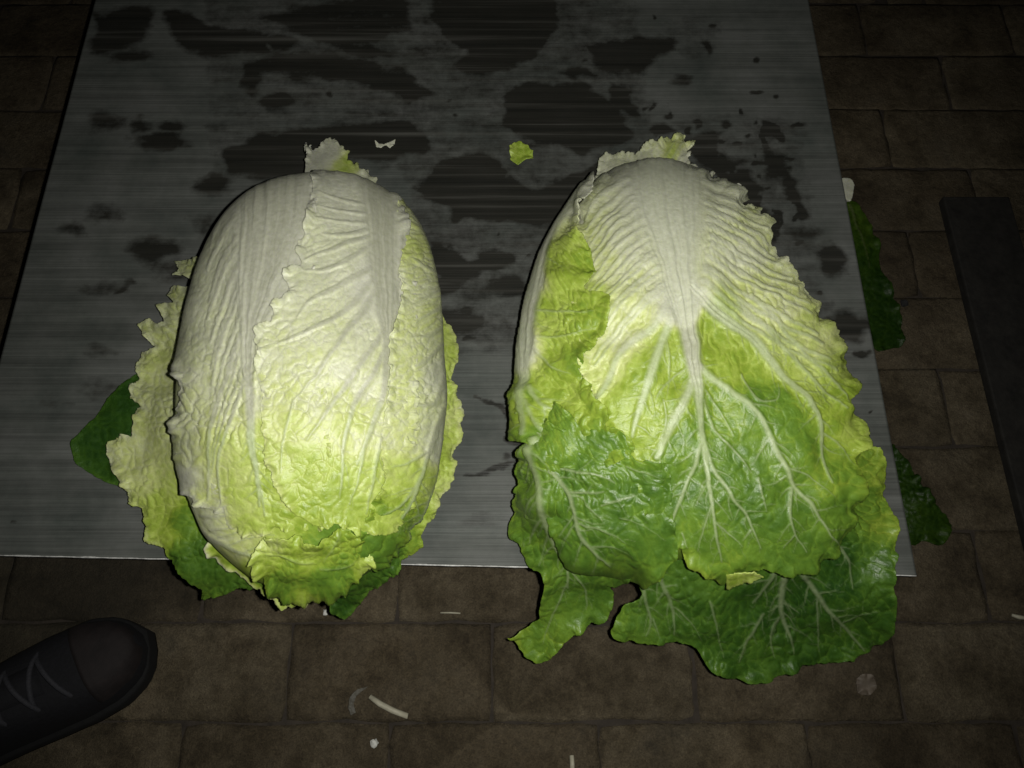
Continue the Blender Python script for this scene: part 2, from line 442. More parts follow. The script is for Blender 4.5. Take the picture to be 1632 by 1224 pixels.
        mk *= np.clip(bw / 1.2, .55, 1)
        pr = np.sqrt(np.clip(1 - (r / 1.5) ** 2, 0, 1)) * np.sqrt(np.minimum(bw, 5) / 5) * np.clip(bw / 1.6, .28, 1) * np.interp(bw, [3, 9], [.85, .55])
        vc[sel] = np.maximum(vc[sel], mk * np.interp(bw, [.5, 2, 4, 8], [.46, .62, .80, .96])); vm[sel] = np.maximum(vm[sel], mk); vh[sel] = np.maximum(vh[sel], pr)
        bk = (1 - sst(.7, 1.5, r)) * sst(6, 14, bw)
        broad[sel] = np.maximum(broad[sel], bk)
        if stri:
            tt = bs / np.maximum(bw, 1) * 3.6
            st[sel] += bk * stri * fbm(tt * 1.5, pv / 260., seed + 60, 3)
    # blisters between the veins, a fine net inside them
    if polar is not None:                                # cells drawn out along the run of the side veins
        du, dv = u - polar[0], v - polar[1]; rr = np.hypot(du, dv); K = np.median(rr)
        bx, by = np.arctan2(dv, du) * K, rr * .62
    else: bx, by = u, v
    wx = bx + fbm(u / 30, v / 30, seed + 3) * cell * .9; wy = by + fbm(u / 30, v / 30, seed + 9) * cell * .9
    f1, f2 = voro(wx / cell, wy / cell, seed); e1 = f2 - f1; dome = sst(0, .75, e1); netl = np.exp(-(e1 / .07) ** 2)
    cs = cell * .48; f1b, f2b = voro(wx / cs + 5, wy / cs, seed + 2); e2 = f2b - f1b; net2 = np.exp(-(e2 / .11) ** 2)
    crk = 1 - np.abs(fbm(wx / (cell * 1.7), wy / (cell * 1.7), seed + 50, 4)) * 2.2
    fin = fbm(wx / (cell * .5), wy / (cell * .35), seed + 52, 3)
    g0 = shepard(u, v, pig, 2) if len(pig) else np.full(u.shape, .5)
    bl = (1 - np.clip(np.maximum(broad, vm * .7), 0, 1)) * (.30 + .70 * sst(.02, .17, g0))
    mixn = sst(.3, .7, vno(u / 46, v / 46, seed + 22)); patch = sst(.25, .6, vno(u / 30, v / 30, seed + 23))
    bamp = .4 + .9 * vno(u / 50, v / 50, seed + 21)
    h = blister * bl * bamp * (.62 * dome * (.4 + .6 * mixn) - crease * .42 * netl * patch - .20 * net2 * (1 - .5 * mixn) - .30 * rough * crk + fine * .45 * rough * fin)
    h = h + rib * vh + st * .0012
    h = h + wave[0] * fbm(u / wave[1], v / wave[1], seed + 11, 2) * (1 - .92 * broad) * 1.6
    em = 1 - sst(0, ruffle[2], ed)
    h = h + ruffle[0] * em * (fbm(ar / ruffle[1], ed / 30, seed + 15, 2) * 1.5 + .3) + lift * (1 - sst(0, 34, ed))
    vc = vc * (vk + (1 - vk) * np.clip(broad, 0, 1))
    if body is not None:
        P, n = body.cast(u, v); face = -(n * rays(u, v)).sum(-1)
        h = h * (.15 + .85 * sst(-.08, .20, face))
        P = P + n * (off + h)[:, None]
    else:
        zz = rbf(u, v, [(a, b, BOARD + c) for a, b, c in z]) if hasattr(z, '__len__') else np.full(u.shape, BOARD + z)
        P = on_z(u, v, zz); T = np.zeros(P.shape); T[:, 2] = 1
        # normals of the carrying sheet
        e = 1.5
        if hasattr(z, '__len__'):
            zp = [(a, b, BOARD + c) for a, b, c in z]
            Pu = on_z(u + e, v, rbf(u + e, v, zp)) - P; Pv = on_z(u, v + e, rbf(u, v + e, zp)) - P
            n = np.cross(Pv, Pu); n /= np.linalg.norm(n, axis=1, keepdims=True)
        else: n = T
        P = P + n * (h + off)[:, None]
    # pigment
    gg = g0
    gg = gg + fbm(u / 26, v / 26, seed + 40, 3) * .07 * bl + (dome - .5) * .06 * bl
    gg = gg + edge_g * (1 - sst(0, 9, ed))
    gg = gg - net * (netl * patch + .5 * net2) * bl * np.clip(gg * 2.2, 0, 1)
    vcol = np.array([.43, .50, .28])[None] * (1 - broad[:, None]) + np.array(PIGC[0] if bcol is None else bcol)[None] * broad[:, None]
    vcol = vcol * (.72 + .28 * sst(.4, .85, vc))[:, None]
    pale = (1 - sst(.14, .36, gg))[:, None]             # in the pale parts veins are watery, greyer than the blade
    vcol = vcol * (1 - pale) + np.array(wvein)[None] * pale
    col = pigment(gg); mixv = np.clip(np.maximum(vc, netv * np.maximum(netl * patch, .6 * net2) * bl * pale[:, 0]), 0, .95)[:, None]
    col = col * (1 - mixv) + vcol * mixv
    me = mesh_np(name, P - np.array(base), Fq)
    ca = me.color_attributes.new('pig', 'FLOAT_COLOR', 'POINT')
    ca.data.foreach_set('color', np.c_[col, np.ones(len(col))].astype(np.float32).ravel())
    o = link(name, me, parent, M_LEAF)
    if parent is None: o.location = base
    md = o.modifiers.new('thickness', 'SOLIDIFY'); md.thickness = thick; md.offset = -1 if body is not None else 0
    if label: o['label'] = label
    return o

def make_head(name, parent, body, q, base, gfun, seed=1, nt=150, nph=200):
    """the closed inner head of a cabbage, ribbed lengthwise"""
    x0, x1, y0, y1, a, p0, p1, tap, ratio, sag = q
    t = np.sin(np.linspace(-math.pi / 2, math.pi / 2, nt)) * .99999; ph = np.linspace(-math.pi, math.pi, nph, endpoint=False)
    T, PH = np.meshgrid(t, ph, indexing='ij'); p = np.where(T < 0, p0, p1)
    r = (1 - np.abs(T) ** p).clip(0) ** (1 / p) * (1 + tap * T); b = a * ratio
    P = np.stack([(x0 + x1) / 2 + (x1 - x0) / 2 * T + a * r * np.sin(PH), (y0 + y1) / 2 + (y1 - y0) / 2 * T, BOARD + b * (1 - sag * T * T) + b * r * np.cos(PH)], -1)
    n = body.grad(P); n /= np.maximum(np.linalg.norm(n, axis=-1, keepdims=True), 1e-9)
    st = fbm(np.cos(PH) * 9 + 20, np.sin(PH) * 9 + T * 1.2, seed, 3)
    st = st * sst(-.7, 0, T); P = P + n * (st * .0011 - .0012)[..., None]
    V = P.reshape(-1, 3)
    i = np.arange(nt - 1)[:, None] * nph; k = np.arange(nph)[None]; k1 = (k + 1) % nph
    Fq = np.stack([i + k, i + k1, i + nph + k1, i + nph + k], -1).reshape(-1, 4)
    me = mesh_np(name, V - np.array(base), Fq)
    g = gfun(T, PH) + fbm(np.cos(PH) * 6 + 3, np.sin(PH) * 6 + T * 3, seed + 4, 3) * .04 + st * .02
    ca = me.color_attributes.new('pig', 'FLOAT_COLOR', 'POINT')
    ca.data.foreach_set('color', np.c_[pigment(g.ravel()), np.ones(g.size)].astype(np.float32).ravel())
    return link(name, me, parent, M_LEAF)

# ------------------------------------------------------------------ the ground: brick pavers in running bond
ground_m = simple('dirty_joint_sand', (.030, .024, .018), .9, .35, 90, .6, .004)
bm = bmesh.new()
bmesh.ops.create_grid(bm, x_segments=60, y_segments=60, size=1.0)
bmesh.ops.scale(bm, vec=(1.6, 1.5, 1), verts=bm.verts[:]); bmesh.ops.translate(bm, vec=(0, .5, -.0024), verts=bm.verts[:])
pavement = tag(bm_obj('pavement', bm, None, ground_m), 'dark brown brick paving with sandy joints', None, None, 'structure')
M_PAVE = paver_material()
rng = np.random.default_rng(4)
def paver_mesh(k):
    bm = bmesh.new(); r = np.random.default_rng(100 + k)
    W, H, D = .1846, .0848, .05
    nx, ny = 10, 5
    top = {}
    def edge(i, j):
        x = -W / 2 + W * i / nx; y = -H / 2 + H * j / ny
        if i in (0, nx): x += r.normal() * .0008
        if j in (0, ny): y += r.normal() * .0008
        if i in (0, nx) and j in (0, ny): x *= .992 - .012 * r.random(); y *= .985 - .025 * r.random()
        return x, y
    for i in range(nx + 1):
        for j in range(ny + 1):
            x, y = edge(i, j); rim = i in (0, nx) or j in (0, ny)
            top[i, j] = bm.verts.new((x, y, (-.0012 if rim else 0) + r.normal() * .0004))
    # pull the first inner loop close to the rim for a worn arris
    for (i, j), vv in top.items():
        if 0 < i < nx and 0 < j < ny:
            if i == 1: vv.co.x = -W / 2 + .005
            if i == nx - 1: vv.co.x = W / 2 - .005
            if j == 1: vv.co.y = -H / 2 + .005
            if j == ny - 1: vv.co.y = H / 2 - .005
    for i in range(nx):
        for j in range(ny): bm.faces.new((top[i, j], top[i + 1, j], top[i + 1, j + 1], top[i, j + 1]))
    rim = [(i, 0) for i in range(nx)] + [(nx, j) for j in range(ny)] + [(i, ny) for i in range(nx, 0, -1)] + [(0, j) for j in range(ny, 0, -1)]
    bot = [bm.verts.new((top[q].co.x, top[q].co.y, -.02)) for q in rim]
    for a in range(len(rim)):
        b2 = (a + 1) % len(rim); bm.faces.new((top[rim[b2]], top[rim[a]], bot[a], bot[b2]))
    me = bpy.data.meshes.new('paver'); bmesh.ops.recalc_face_normals(bm, faces=bm.faces[:]); bm.to_mesh(me); bm.free()
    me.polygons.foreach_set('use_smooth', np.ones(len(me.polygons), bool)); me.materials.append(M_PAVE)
    return me
PM = [paver_mesh(k) for k in range(8)]
for row in range(-3, 13):
    yc = -.0075 + .0862 * row + .0431
    x0 = .081 if row % 2 == 0 else -.012 + .186 / 2 + .0835
    x0 = (.0745 if row % 2 == 0 else .1710)
    for c in range(-6, 6):
        o = bpy.data.objects.new('paver', PM[int(rng.integers(8))]); COL.objects.link(o); o.parent = pavement
        o.location = (x0 + c * .186, yc, rng.normal() * .0009)
        o.rotation_euler = (rng.normal() * .008, rng.normal() * .006, rng.normal() * .006 + (math.pi if rng.random() < .5 else 0))

# ------------------------------------------------------------------ low table with the streaked board
BX0, BX1, BY0, BY1 = -.4395, .3125, .107, .82
YAW = math.radians(-1.25)
tb = tag(empty('low_table', (0, .4, 0)), 'low table with a grey streaked board top blotched with wet patches', 'table')
def blotches():
    """soft field of the wet patches, traced as polygons and strokes (pixels of the photograph)"""
    P = []
    def pg(s, *p): P.append(('p', s, p))
    def el(u, v, a, b, s=1.): P.append(('e', s, (u, v, a, b)))
    def ln(w, s, *p): P.append(('l', s, (w, p)))
    pg(1, (690, -30), (880, -30), (885, 40), (872, 62), (850, 92), (800, 112), (765, 122), (725, 108), (745, 82), (715, 55), (690, 30))
    pg(1, (805, 155), (830, 130), (930, 135), (960, 150), (1000, 190), (1010, 215), (985, 228), (930, 242), (870, 228), (820, 215), (803, 190))
    pg(1, (932, 72), (1000, 60), (1070, 60), (1078, 80), (1035, 95), (1022, 112), (985, 120), (955, 105))
    pg(1, (888, 112), (940, 110), (950, 122), (915, 129))
    pg(1, (970, 130), (1002, 140), (1020, 187), (990, 180), (968, 160))
    pg(1, (690, 262), (780, 245), (805, 282), (850, 300), (880, 292), (965, 260), (950, 292), (920, 335), (880, 362), (800, 350), (720, 352), (690, 310))
    pg(1, (1132, 212), (1152, 208), (1143, 248), (1185, 260), (1150, 277), (1118, 268), (1085, 228))
    pg(.42, (600, -20), (1000, -20), (1050, 240), (980, 420), (700, 480), (640, 300), (590, 150)); pg(.40, (640, 280), (870, 290), (840, 560), (700, 560)); pg(.36, (330, -20), (620, -20), (620, 270), (330, 290))
    pg(.38, (1060, 180), (1280, 190), (1330, 560), (1240, 420))
    el(1056, 207, 17, 8); el(1098, 212, 7, 8); el(1112, 200, 5, 9); el(1150, 196, 9, 5); el(1025, 172, 5, 3, .9); el(1037, 172, 3, 5, .9); el(1070, 185, 4, 8, .9)
    pg(1, (1222, 240), (1250, 245), (1256, 270), (1272, 310), (1287, 352), (1275, 356), (1258, 320), (1238, 285), (1220, 280))
    ln(6, 1, (1212, 202), (1235, 210), (1252, 223)); ln(4, .9, (1195, 262), (1225, 264))
    pg(1, (1140, 275), (1190, 272), (1216, 300), (1212, 330), (1243, 347), (1232, 400), (1180, 380))
    el(1285, 372, 28, 10, .8); el(1325, 415, 26, 22, .9); el(1350, 520, 40, 24, .9); el(1372, 565, 12, 4, 1); el(1130, 40, 8, 4, .8); el(1085, 128, 14, 10, .8); el(1105, 60, 40, 40, .35)
    el(1205, 95, 5, 4, .8); el(1130, 75, 6, 6, .8)
    pg(1, (148, 20), (238, 12), (238, 42), (205, 76), (148, 80))
    pg(1, (262, 25), (302, 18), (332, 45), (430, 55), (425, 79), (330, 86), (288, 65)); el(448, 68, 18, 11)
    pg(.85, (385, 100), (440, 80), (540, 85), (640, 110), (690, 150), (650, 165), (560, 130), (470, 128), (430, 115), (412, 150), (388, 140))
    pg(.8, (420, 22), (560, -5), (660, -5), (650, 42), (600, 70), (640, 95), (580, 95), (480, 60)); el(210, 88, 30, 10, .8); el(440, 160, 26, 14, .7)
    pg(1, (352, 246), (420, 214), (545, 197), (655, 193), (684, 240), (600, 258), (560, 252), (490, 285), (420, 285), (368, 276))
    el(165, 195, 24, 14, .75); el(225, 200, 20, 12, .75); el(275, 200, 18, 10, .75); el(262, 226, 40, 12, .9); el(340, 297, 26, 14, .9); el(245, 398, 36, 20, .85); el(330, 360, 26, 16, .6)
    el(110, 365, 22, 12, .6); el(165, 340, 26, 14, .6); el(160, 460, 30, 12, .55); el(170, 620, 40, 14, .45); el(300, 430, 50, 20, .5)
    pg(.95, (652, 300), (700, 280), (820, 283), (895, 332), (860, 362), (790, 352), (720, 332))
    pg(.95, (688, 383), (725, 390), (742, 420), (770, 400), (815, 400), (820, 420), (770, 432), (720, 462), (695, 472))
    el(810, 455, 34, 19, .9); el(735, 512, 42, 22, .75); el(700, 560, 40, 16, .5); el(836, 578, 9, 15, .95); el(760, 470, 40, 26, .5); el(745, 540, 9, 5, .8)
    ln(3.5, .85, (755, 634), (790, 638), (815, 662), (828, 668)); ln(3.5, .85, (740, 757), (785, 755), (815, 738), (832, 732)); ln(4, .9, (800, 697), (826, 704)); el(806, 726, 6, 6, .85)
    ln(3, .8, (810, 650), (818, 690)); ln(2.5, .7, (20, 835), (26, 836)); ln(3, .6, (180, 470), (215, 450))
    el(160, 555, 26, 10, .5); el(90, 640, 30, 12, .4); el(760, 830, 40, 10, .35); el(1390, 660, 3, 3, .9); el(1310, 470, 6, 3, .9)
    rg = np.random.default_rng(17)
    for _ in range(46): el(rg.uniform(1040, 1300), rg.uniform(150, 440), rg.uniform(2.5, 8), rg.uniform(2, 4.5), .95)
    for _ in range(26): el(rg.uniform(180, 1240), rg.uniform(0, 480), rg.uniform(2.5, 6), rg.uniform(2, 4), .9)
    for _ in range(9):
        a, b = rg.uniform(1090, 1270), rg.uniform(190, 360); ln(rg.uniform(3, 5), .95, (a, b), (a + rg.uniform(-14, 22), b + rg.uniform(6, 26)), (a + rg.uniform(-6, 34), b + rg.uniform(22, 48)))
    return P
def wet_field(u, v):
    uu = u + fbm(u / 34, v / 22, 71, 4) * 14; vv = v + fbm(u / 34, v / 22, 77, 4) * 9
    F = np.zeros(u.shape)
    for kind, s, d in blotches():
        if kind == 'e': sd = (1 - np.hypot((uu - d[0]) / d[2], (vv - d[1]) / d[3])) * min(d[2], d[3])
        else:
            pts = d if kind == 'p' else d[1]; sd = np.full(u.shape, 1e9); ins = np.zeros(u.shape, bool); n = len(pts)
            for i in range(n if kind == 'p' else n - 1):
                a = pts[i]; b = pts[(i + 1) % n]; ex, ey = b[0] - a[0], b[1] - a[1]
                t = np.clip(((uu - a[0]) * ex + (vv - a[1]) * ey) / (ex * ex + ey * ey), 0, 1)
                sd = np.minimum(sd, np.hypot(uu - a[0] - ex * t, vv - a[1] - ey * t))
                if kind == 'p':
                    c = ((a[1] > vv) != (b[1] > vv)); ins ^= c & (uu < a[0] + (vv - a[1]) / (ey if ey else 1e-9) * ex)
            sd = np.where(ins, sd, -sd) if kind == 'p' else d[0] - sd
        lo = float(np.clip({'e': lambda: min(d[2], d[3]), 'l': lambda: d[0], 'p': lambda: 17.}[kind](), 3.5, 17.)); F = np.maximum(F, s * sst(-lo, .75 * lo, sd))
    return F
def board_mesh():
    nx, ny = 420, 400
    X, Y = np.meshgrid(np.linspace(BX0, BX1, nx), np.linspace(BY0, BY1, ny), indexing='ij')
    # the front edge runs very slightly askew
    Ysk = Y - (X + .06) * .022 * (1 - (Y - BY0) / (BY1 - BY0))
    Z = np.full(X.shape, BOARD) + fbm(X * 9, Y * 9, 3, 2) * .0004
    top = np.stack([X, Ysk, Z], -1)
    th = .006
    ring = [(i, 0) for i in range(nx)] + [(nx - 1, j) for j in range(1, ny)] + [(i, ny - 1) for i in range(nx - 2, -1, -1)] + [(0, j) for j in range(ny - 2, 0, -1)]
    V = top.reshape(-1, 3); low = np.array([top[r] for r in ring]); low = low.copy(); low[:, 2] = BOARD - th
    n0 = len(V); VV = np.r_[V, low]
    i, j = np.meshgrid(np.arange(nx - 1), np.arange(ny - 1), indexing='ij'); a = (i * ny + j).ravel()
    Fq = np.stack([a, a + ny, a + ny + 1, a + 1], 1)
    ri = np.array([r[0] * ny + r[1] for r in ring]); m = len(ring); k = np.arange(m); k1 = (k + 1) % m
    Fs = np.stack([ri[k1], ri[k], n0 + k, n0 + k1], 1)
    me = mesh_np('board', VV - np.array([0, .4, 0]), np.r_[Fq, Fs], smooth=False)
    u, v = proj(VV); F = wet_field(u, v); F[n0:] = 0
    at = me.attributes.new('wet', 'FLOAT', 'POINT'); at.data.foreach_set('value', F.astype(np.float32))
    return me
board = link('board', board_mesh(), tb, board_material())
board['label'] = 'grey board streaked crosswise with dark wet patches'
# underside panel and worn front edging, painted pale as if catching the light
wood = simple('dark_wood', (.03, .024, .018), .8, .3, 30)
bm = bmesh.new(); bm_box(bm, ((BX0 + BX1) / 2, .465 - .4, BOARD - .013), (BX1 - BX0 - .02, .69, .012)); bm_obj('under_panel', bm, tb, wood)
edge_m = simple('worn_lit_edge', (.42, .42, .40), .55, .5, 220, .3)
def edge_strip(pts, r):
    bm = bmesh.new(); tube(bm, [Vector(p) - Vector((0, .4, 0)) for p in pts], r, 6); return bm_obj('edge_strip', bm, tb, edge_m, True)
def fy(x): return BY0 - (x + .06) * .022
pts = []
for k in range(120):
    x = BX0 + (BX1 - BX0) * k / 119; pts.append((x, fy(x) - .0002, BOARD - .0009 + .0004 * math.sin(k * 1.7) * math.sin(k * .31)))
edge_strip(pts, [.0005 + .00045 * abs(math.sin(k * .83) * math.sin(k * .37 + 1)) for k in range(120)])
for sx in (BX0 + .12, BX1 - .12):
    for sy in (.25, .70):
        bm = bmesh.new(); bm_box(bm, (sx, sy - .4, (BOARD - .019) / 2 + .001), (.05, .05, BOARD - .017), None, .003); bm_obj('leg', bm, tb, wood)

# ------------------------------------------------------------------ left cabbage
CL = tag(empty('chinese_cabbage', (-.149, .235, BOARD)), 'tight pale Chinese cabbage with white ribs, yellow green tip and ragged outer leaves', 'cabbage')
bl_ = (-.149, .235, BOARD)
def leafL(*a, **k): return make_leaf('leaf', CL, *a, base=bl_, **k)
make_head('head', CL, BL, QL, bl_, lambda T, PH: np.interp(T, [-1, -.75, -.4, 0, .5, 1], [.34, .26, .21, .15, .04, .0]), 11)
# dark leaf lying flat on the board
leafL([(250, 580), (225, 592), (205, 606), (188, 624), (165, 650), (132, 688), (117, 704), (119, 722), (126, 740), (150, 758), (178, 771), (205, 778), (245, 782), (270, 700)],
      [], [(150, 700, .97), (200, 640, .99), (190, 740, .93), (130, 715, .95), (230, 700, .99)],
      z=[(117, 704, .004), (190, 622, .004), (205, 778, .004), (200, 700, .008), (270, 700, .012), (150, 740, .004), (250, 580, .006)], seed=3, blister=.0012, jag=(1.2, 18), net=.02, edge_g=-.06, ruffle=(.001, 22, 14), rib=.0006,
      label='dark green flat outer leaf', wave=(.003, 50))
# pale ragged outer leaf, spread to the side
leafL([(325, 414), (312, 412), (297, 413), (278, 418), (291, 430), (283, 443), (297, 441), (313, 452), (308, 459), (281, 459), (270, 472), (284, 486), (259, 489), (266, 514), (255, 520), (243, 510), (225, 521),
       (245, 554), (223, 559), (219, 583), (226, 604), (216, 617), (212, 638), (238, 652), (221, 651), (217, 676), (212, 699), (196, 693), (175, 711), (177, 737), (201, 767), (210, 779), (210, 803), (230, 809),
       (242, 843), (242, 860), (268, 875), (273, 887), (299, 914), (326, 930), (323, 950), (340, 944), (357, 940), (391, 927), (430, 935), (440, 880), (380, 830), (350, 700), (350, 560), (350, 430)],
      [],
      [(285, 430, .20), (285, 500, .20), (250, 600, .235), (215, 720, .235), (275, 690, .25), (240, 770, .27), (262, 800, .42), (262, 845, .52), (300, 830, .68), (330, 880, .86), (300, 890, .80), (325, 940, .78), (390, 915, .85), (245, 858, .38), (300, 560, .25)],
      z=[(180, 715, .020), (225, 550, .014), (282, 430, .012), (242, 850, .022), (300, 912, .012), (324, 945, -.018), (392, 925, .004), (338, 500, .075), (335, 700, .080), (365, 830, .05), (262, 600, .026), (262, 760, .034), (440, 900, .02), (340, 425, .06)],
      seed=5, smooth=False, blister=.0016, cell=13, jag=(2.0, 9), ruffle=(.003, 20, 26), wave=(.003, 55), edge_g=-.05, label='pale green ragged outer leaf spread to the side', g=1.6)
# ragged leaf showing along the other flank, ending in a dark tip over the board's edge
leafL([(680, 480), (702, 496), (708, 505), (711, 516), (723, 536), (726, 573), (718, 595), (724, 630), (735, 651), (733, 678), (729, 710), (721, 735), (716, 752), (708, 782), (689, 806), (690, 822), (672, 836), (666, 869), (640, 897), (609, 929), (585, 948), (567, 974), (548, 981), (531, 975), (527, 957), (545, 940),
       (556, 920), (560, 870), (600, 800), (640, 700), (660, 560)],
      [],
      [(712, 530, .40), (720, 580, .42), (710, 640, .44), (728, 655, .3), (722, 720, .34), (705, 720, .46), (695, 790, .36), (680, 830, .5), (655, 860, .62), (620, 880, .82), (590, 905, .90), (550, 965, .93), (580, 940, .88)],
      z=[(735, 655, .022), (724, 540, .018), (702, 500, .02), (708, 780, .022), (666, 865, .018), (640, 895, .012), (600, 930, -.005), (550, 975, -.045), (660, 600, .06), (650, 740, .055), (600, 830, .05), (565, 890, .03), (545, 940, -.02)],
      seed=8, blister=.0015, cell=11, jag=(2.2, 8), ruffle=(.0035, 18, 22), edge_g=-.1, label='yellow green ragged outer leaf with a dark green tip', g=1.6)
# dull leaf under the front end
leafL([(338, 858), (340, 880), (361, 899), (381, 908), (402, 926), (430, 940), (452, 949), (476, 957), (495, 955), (500, 900), (430, 850), (370, 845)],
      family([(430, 870), (400, 880), (365, 885)], [(480, 900), (450, 915), (420, 925)], 4, 2, 1, 3),
      [(350, 875, .55), (400, 895, .62), (440, 930, .70), (475, 950, .75)],
      z=[(338, 860, .045), (400, 926, .028), (476, 957, .012), (430, 860, .07), (495, 900, .06), (370, 850, .055)], seed=12, blister=.001, edge_g=-.42, ruffle=(.004, 16, 12), jag=(2.4, 9), off=.004)
# wrapper leaf with the broad smooth rib
leafL([(503, 276), (440, 272), (390, 280), (345, 316), (318, 365), (300, 420), (282, 480), (273, 535), (276, 575), (287, 600), (288, 638), (283, 652), (277, 682), (274, 702), (279, 722), (276, 746), (268, 765), (283, 778), (303, 786), (322, 801), (345, 815), (356, 828), (370, 840), (390, 850), (425, 851), (470, 842), (520, 830), (525, 700), (505, 500), (502, 400)],
      [[(436, 284, 62), (432, 343, 60), (424, 400, 52), (414, 455, 41), (401, 518, 20), (398, 580, 12), (403, 650, 8), (403, 700, 7), (410, 750, 5), (415, 805, 2)]]
      + family([(374, 330), (350, 362), (334, 398)], [(398, 560), (366, 660), (338, 770)], 11, 4.6, 2.0, 2)
      + [[(390, 520, 5), (372, 580, 4.5), (345, 650, 4), (338, 730, 3), (336, 795, 2)], [(396, 590, 5), (376, 660, 4), (352, 740, 3), (356, 800, 1.5)], [(404, 690, 4), (412, 760, 3), (425, 820, 1.5)]],
      [(440, 330, 0), (415, 450, 0), (340, 440, .07), (320, 560, .13), (350, 540, .10), (310, 650, .17), (360, 640, .17), (300, 720, .19), (345, 720, .30), (395, 740, .36), (440, 770, .44), (290, 765, .02), (330, 795, .24), (380, 800, .40), (400, 835, .42), (460, 830, .5), (350, 812, .2)],
      body=BL, off=.0022, seed=21, blister=.0014, cell=14, rib=.0010, stri=1.0, ruffle=(.003, 14, 16), edge_g=-.13, jag=(2.4, 9), label='white ribbed wrapper leaf with a crinkled margin', polar=(450, 220), g=1.5, twig=.7, net=.05, netv=.5, rough=.45, crease=1.3, wvein=(.42, .425, .33))
# inner leaf overlapping it
leafL([(502, 277), (498, 314), (490, 343), (485, 379), (473, 407), (479, 425), (457, 441), (464, 462), (456, 479), (437, 493), (440, 511), (416, 530), (413, 548), (421, 562), (414, 585), (420, 624), (422, 668), (424, 697), (427, 731), (444, 775), (466, 805), (491, 826), (518, 834), (532, 826), (552, 837), (580, 845), (640, 815), (652, 700), (655, 500), (645, 400), (628, 320), (592, 284), (545, 274)],
      [[(600, 290, 34), (602, 360, 25), (604, 430, 22), (608, 500, 16), (612, 560, 8), (605, 625, 5), (585, 690, 3.5), (566, 740, 2)],
       [(580, 377, 4), (546, 384, 3), (515, 380, 1.5)], [(582, 388, 4), (541, 401, 3.5), (512, 409, 2.5), (488, 421, 1.5)], [(585, 402, 4.5), (557, 421, 4), (525, 434, 3), (488, 438, 1.5)],
       [(585, 440, 5), (546, 460, 4.5), (497, 485, 3), (476, 512, 1.5)], [(588, 458, 5), (557, 494, 5), (525, 518, 4), (478, 540, 3), (444, 553, 1.5)], [(598, 468, 6), (572, 507, 6), (546, 540, 5), (530, 565, 4), (505, 600, 3), (470, 640, 1.5)],
       [(610, 505, 6), (601, 541, 6), (578, 573, 5), (552, 612, 5), (522, 655, 3.5), (490, 700, 1.5)], [(610, 560, 5), (590, 600, 5), (562, 645, 4.5), (548, 700, 4), (543, 748, 2.5), (540, 790, 1)], [(603, 630, 4), (583, 690, 3.5), (572, 740, 2.5), (556, 800, 1.2)],
       [(582, 365, 3), (540, 362, 2), (500, 358, 1)], [(580, 350, 3), (545, 345, 2), (505, 338, 1)], [(578, 335, 3), (540, 326, 2), (508, 318, 1)], [(600, 700, 3), (590, 760, 2.5), (580, 815, 1)], [(470, 640, 2.5), (455, 700, 2), (452, 750, 1)]],
      [(560, 320, .02), (600, 450, .0), (530, 420, .07), (490, 400, .09), (500, 480, .10), (470, 520, .12), (440, 545, .15), (500, 560, .14), (560, 580, .10), (450, 610, .20), (520, 640, .19), (590, 600, .12), (470, 680, .28), (560, 690, .27), (440, 730, .36), (500, 750, .42), (540, 790, .50), (510, 825, .50), (590, 770, .40), (620, 680, .22), (560, 835, .5)],
      body=BL, off=.0048, seed=27, blister=.0011, cell=13, rib=.0014, stri=.5, ruffle=(.0028, 13, 18), edge_g=-.05, jag=(3.2, 12), lift=.001, label='pale inner leaf with sweeping side veins', polar=(760, 300), g=1.5, twig=.9, netv=.55, rough=.35, crease=1.4, wvein=(.37, .375, .285))
# blistered leaf on the far flank
leafL([(626, 330), (633, 380), (630, 420), (628, 440), (633, 460), (628, 500), (617, 524), (613, 546), (612, 600), (609, 640), (604, 680), (600, 722), (606, 762), (590, 792), (572, 836), (556, 862), (575, 892), (605, 890), (652, 832), (700, 768), (720, 690), (726, 600), (724, 500), (710, 405), (680, 345), (650, 318)],
      [[(655, 345, 12), (684, 410, 10), (697, 490, 9), (700, 580, 9), (699, 670, 7), (686, 750, 5), (660, 815, 3), (640, 850, 1.5)],
       [(693, 442, 3.5), (665, 430, 3), (648, 420, 1.5)], [(694, 460, 4), (668, 478, 3), (645, 492, 1.5)], [(697, 490, 4), (668, 505, 3), (648, 522, 1.5)], [(698, 545, 4), (672, 575, 4), (650, 588, 2)], [(698, 585, 4), (680, 640, 4), (655, 648, 3), (625, 640, 1.5)], [(692, 655, 5), (676, 705, 4), (655, 760, 4), (640, 800, 3), (622, 830, 1.2)], [(668, 720, 3), (640, 735, 2), (615, 742, 1)], [(650, 770, 3), (628, 800, 2), (605, 815, 1)], [(696, 520, 3), (670, 540, 3), (640, 545, 1)]],
      [(650, 370, .20), (640, 400, .30), (660, 450, .17), (640, 520, .20), (665, 560, .19), (635, 610, .20), (660, 660, .18), (630, 700, .25), (620, 760, .38), (650, 770, .40), (600, 820, .58), (640, 815, .62), (600, 860, .74), (690, 600, .05), (690, 700, .08)],
      body=BL, off=.0062, seed=33, blister=.0017, cell=12, rib=.0014, ruffle=(.0025, 12, 14), edge_g=-.03, jag=(2.2, 9), label='blistered yellowish leaf wrapping the flank', polar=(800, 440), g=1.5, twig=.9, netv=.55, rough=.5, crease=1.4, wvein=(.37, .38, .27))
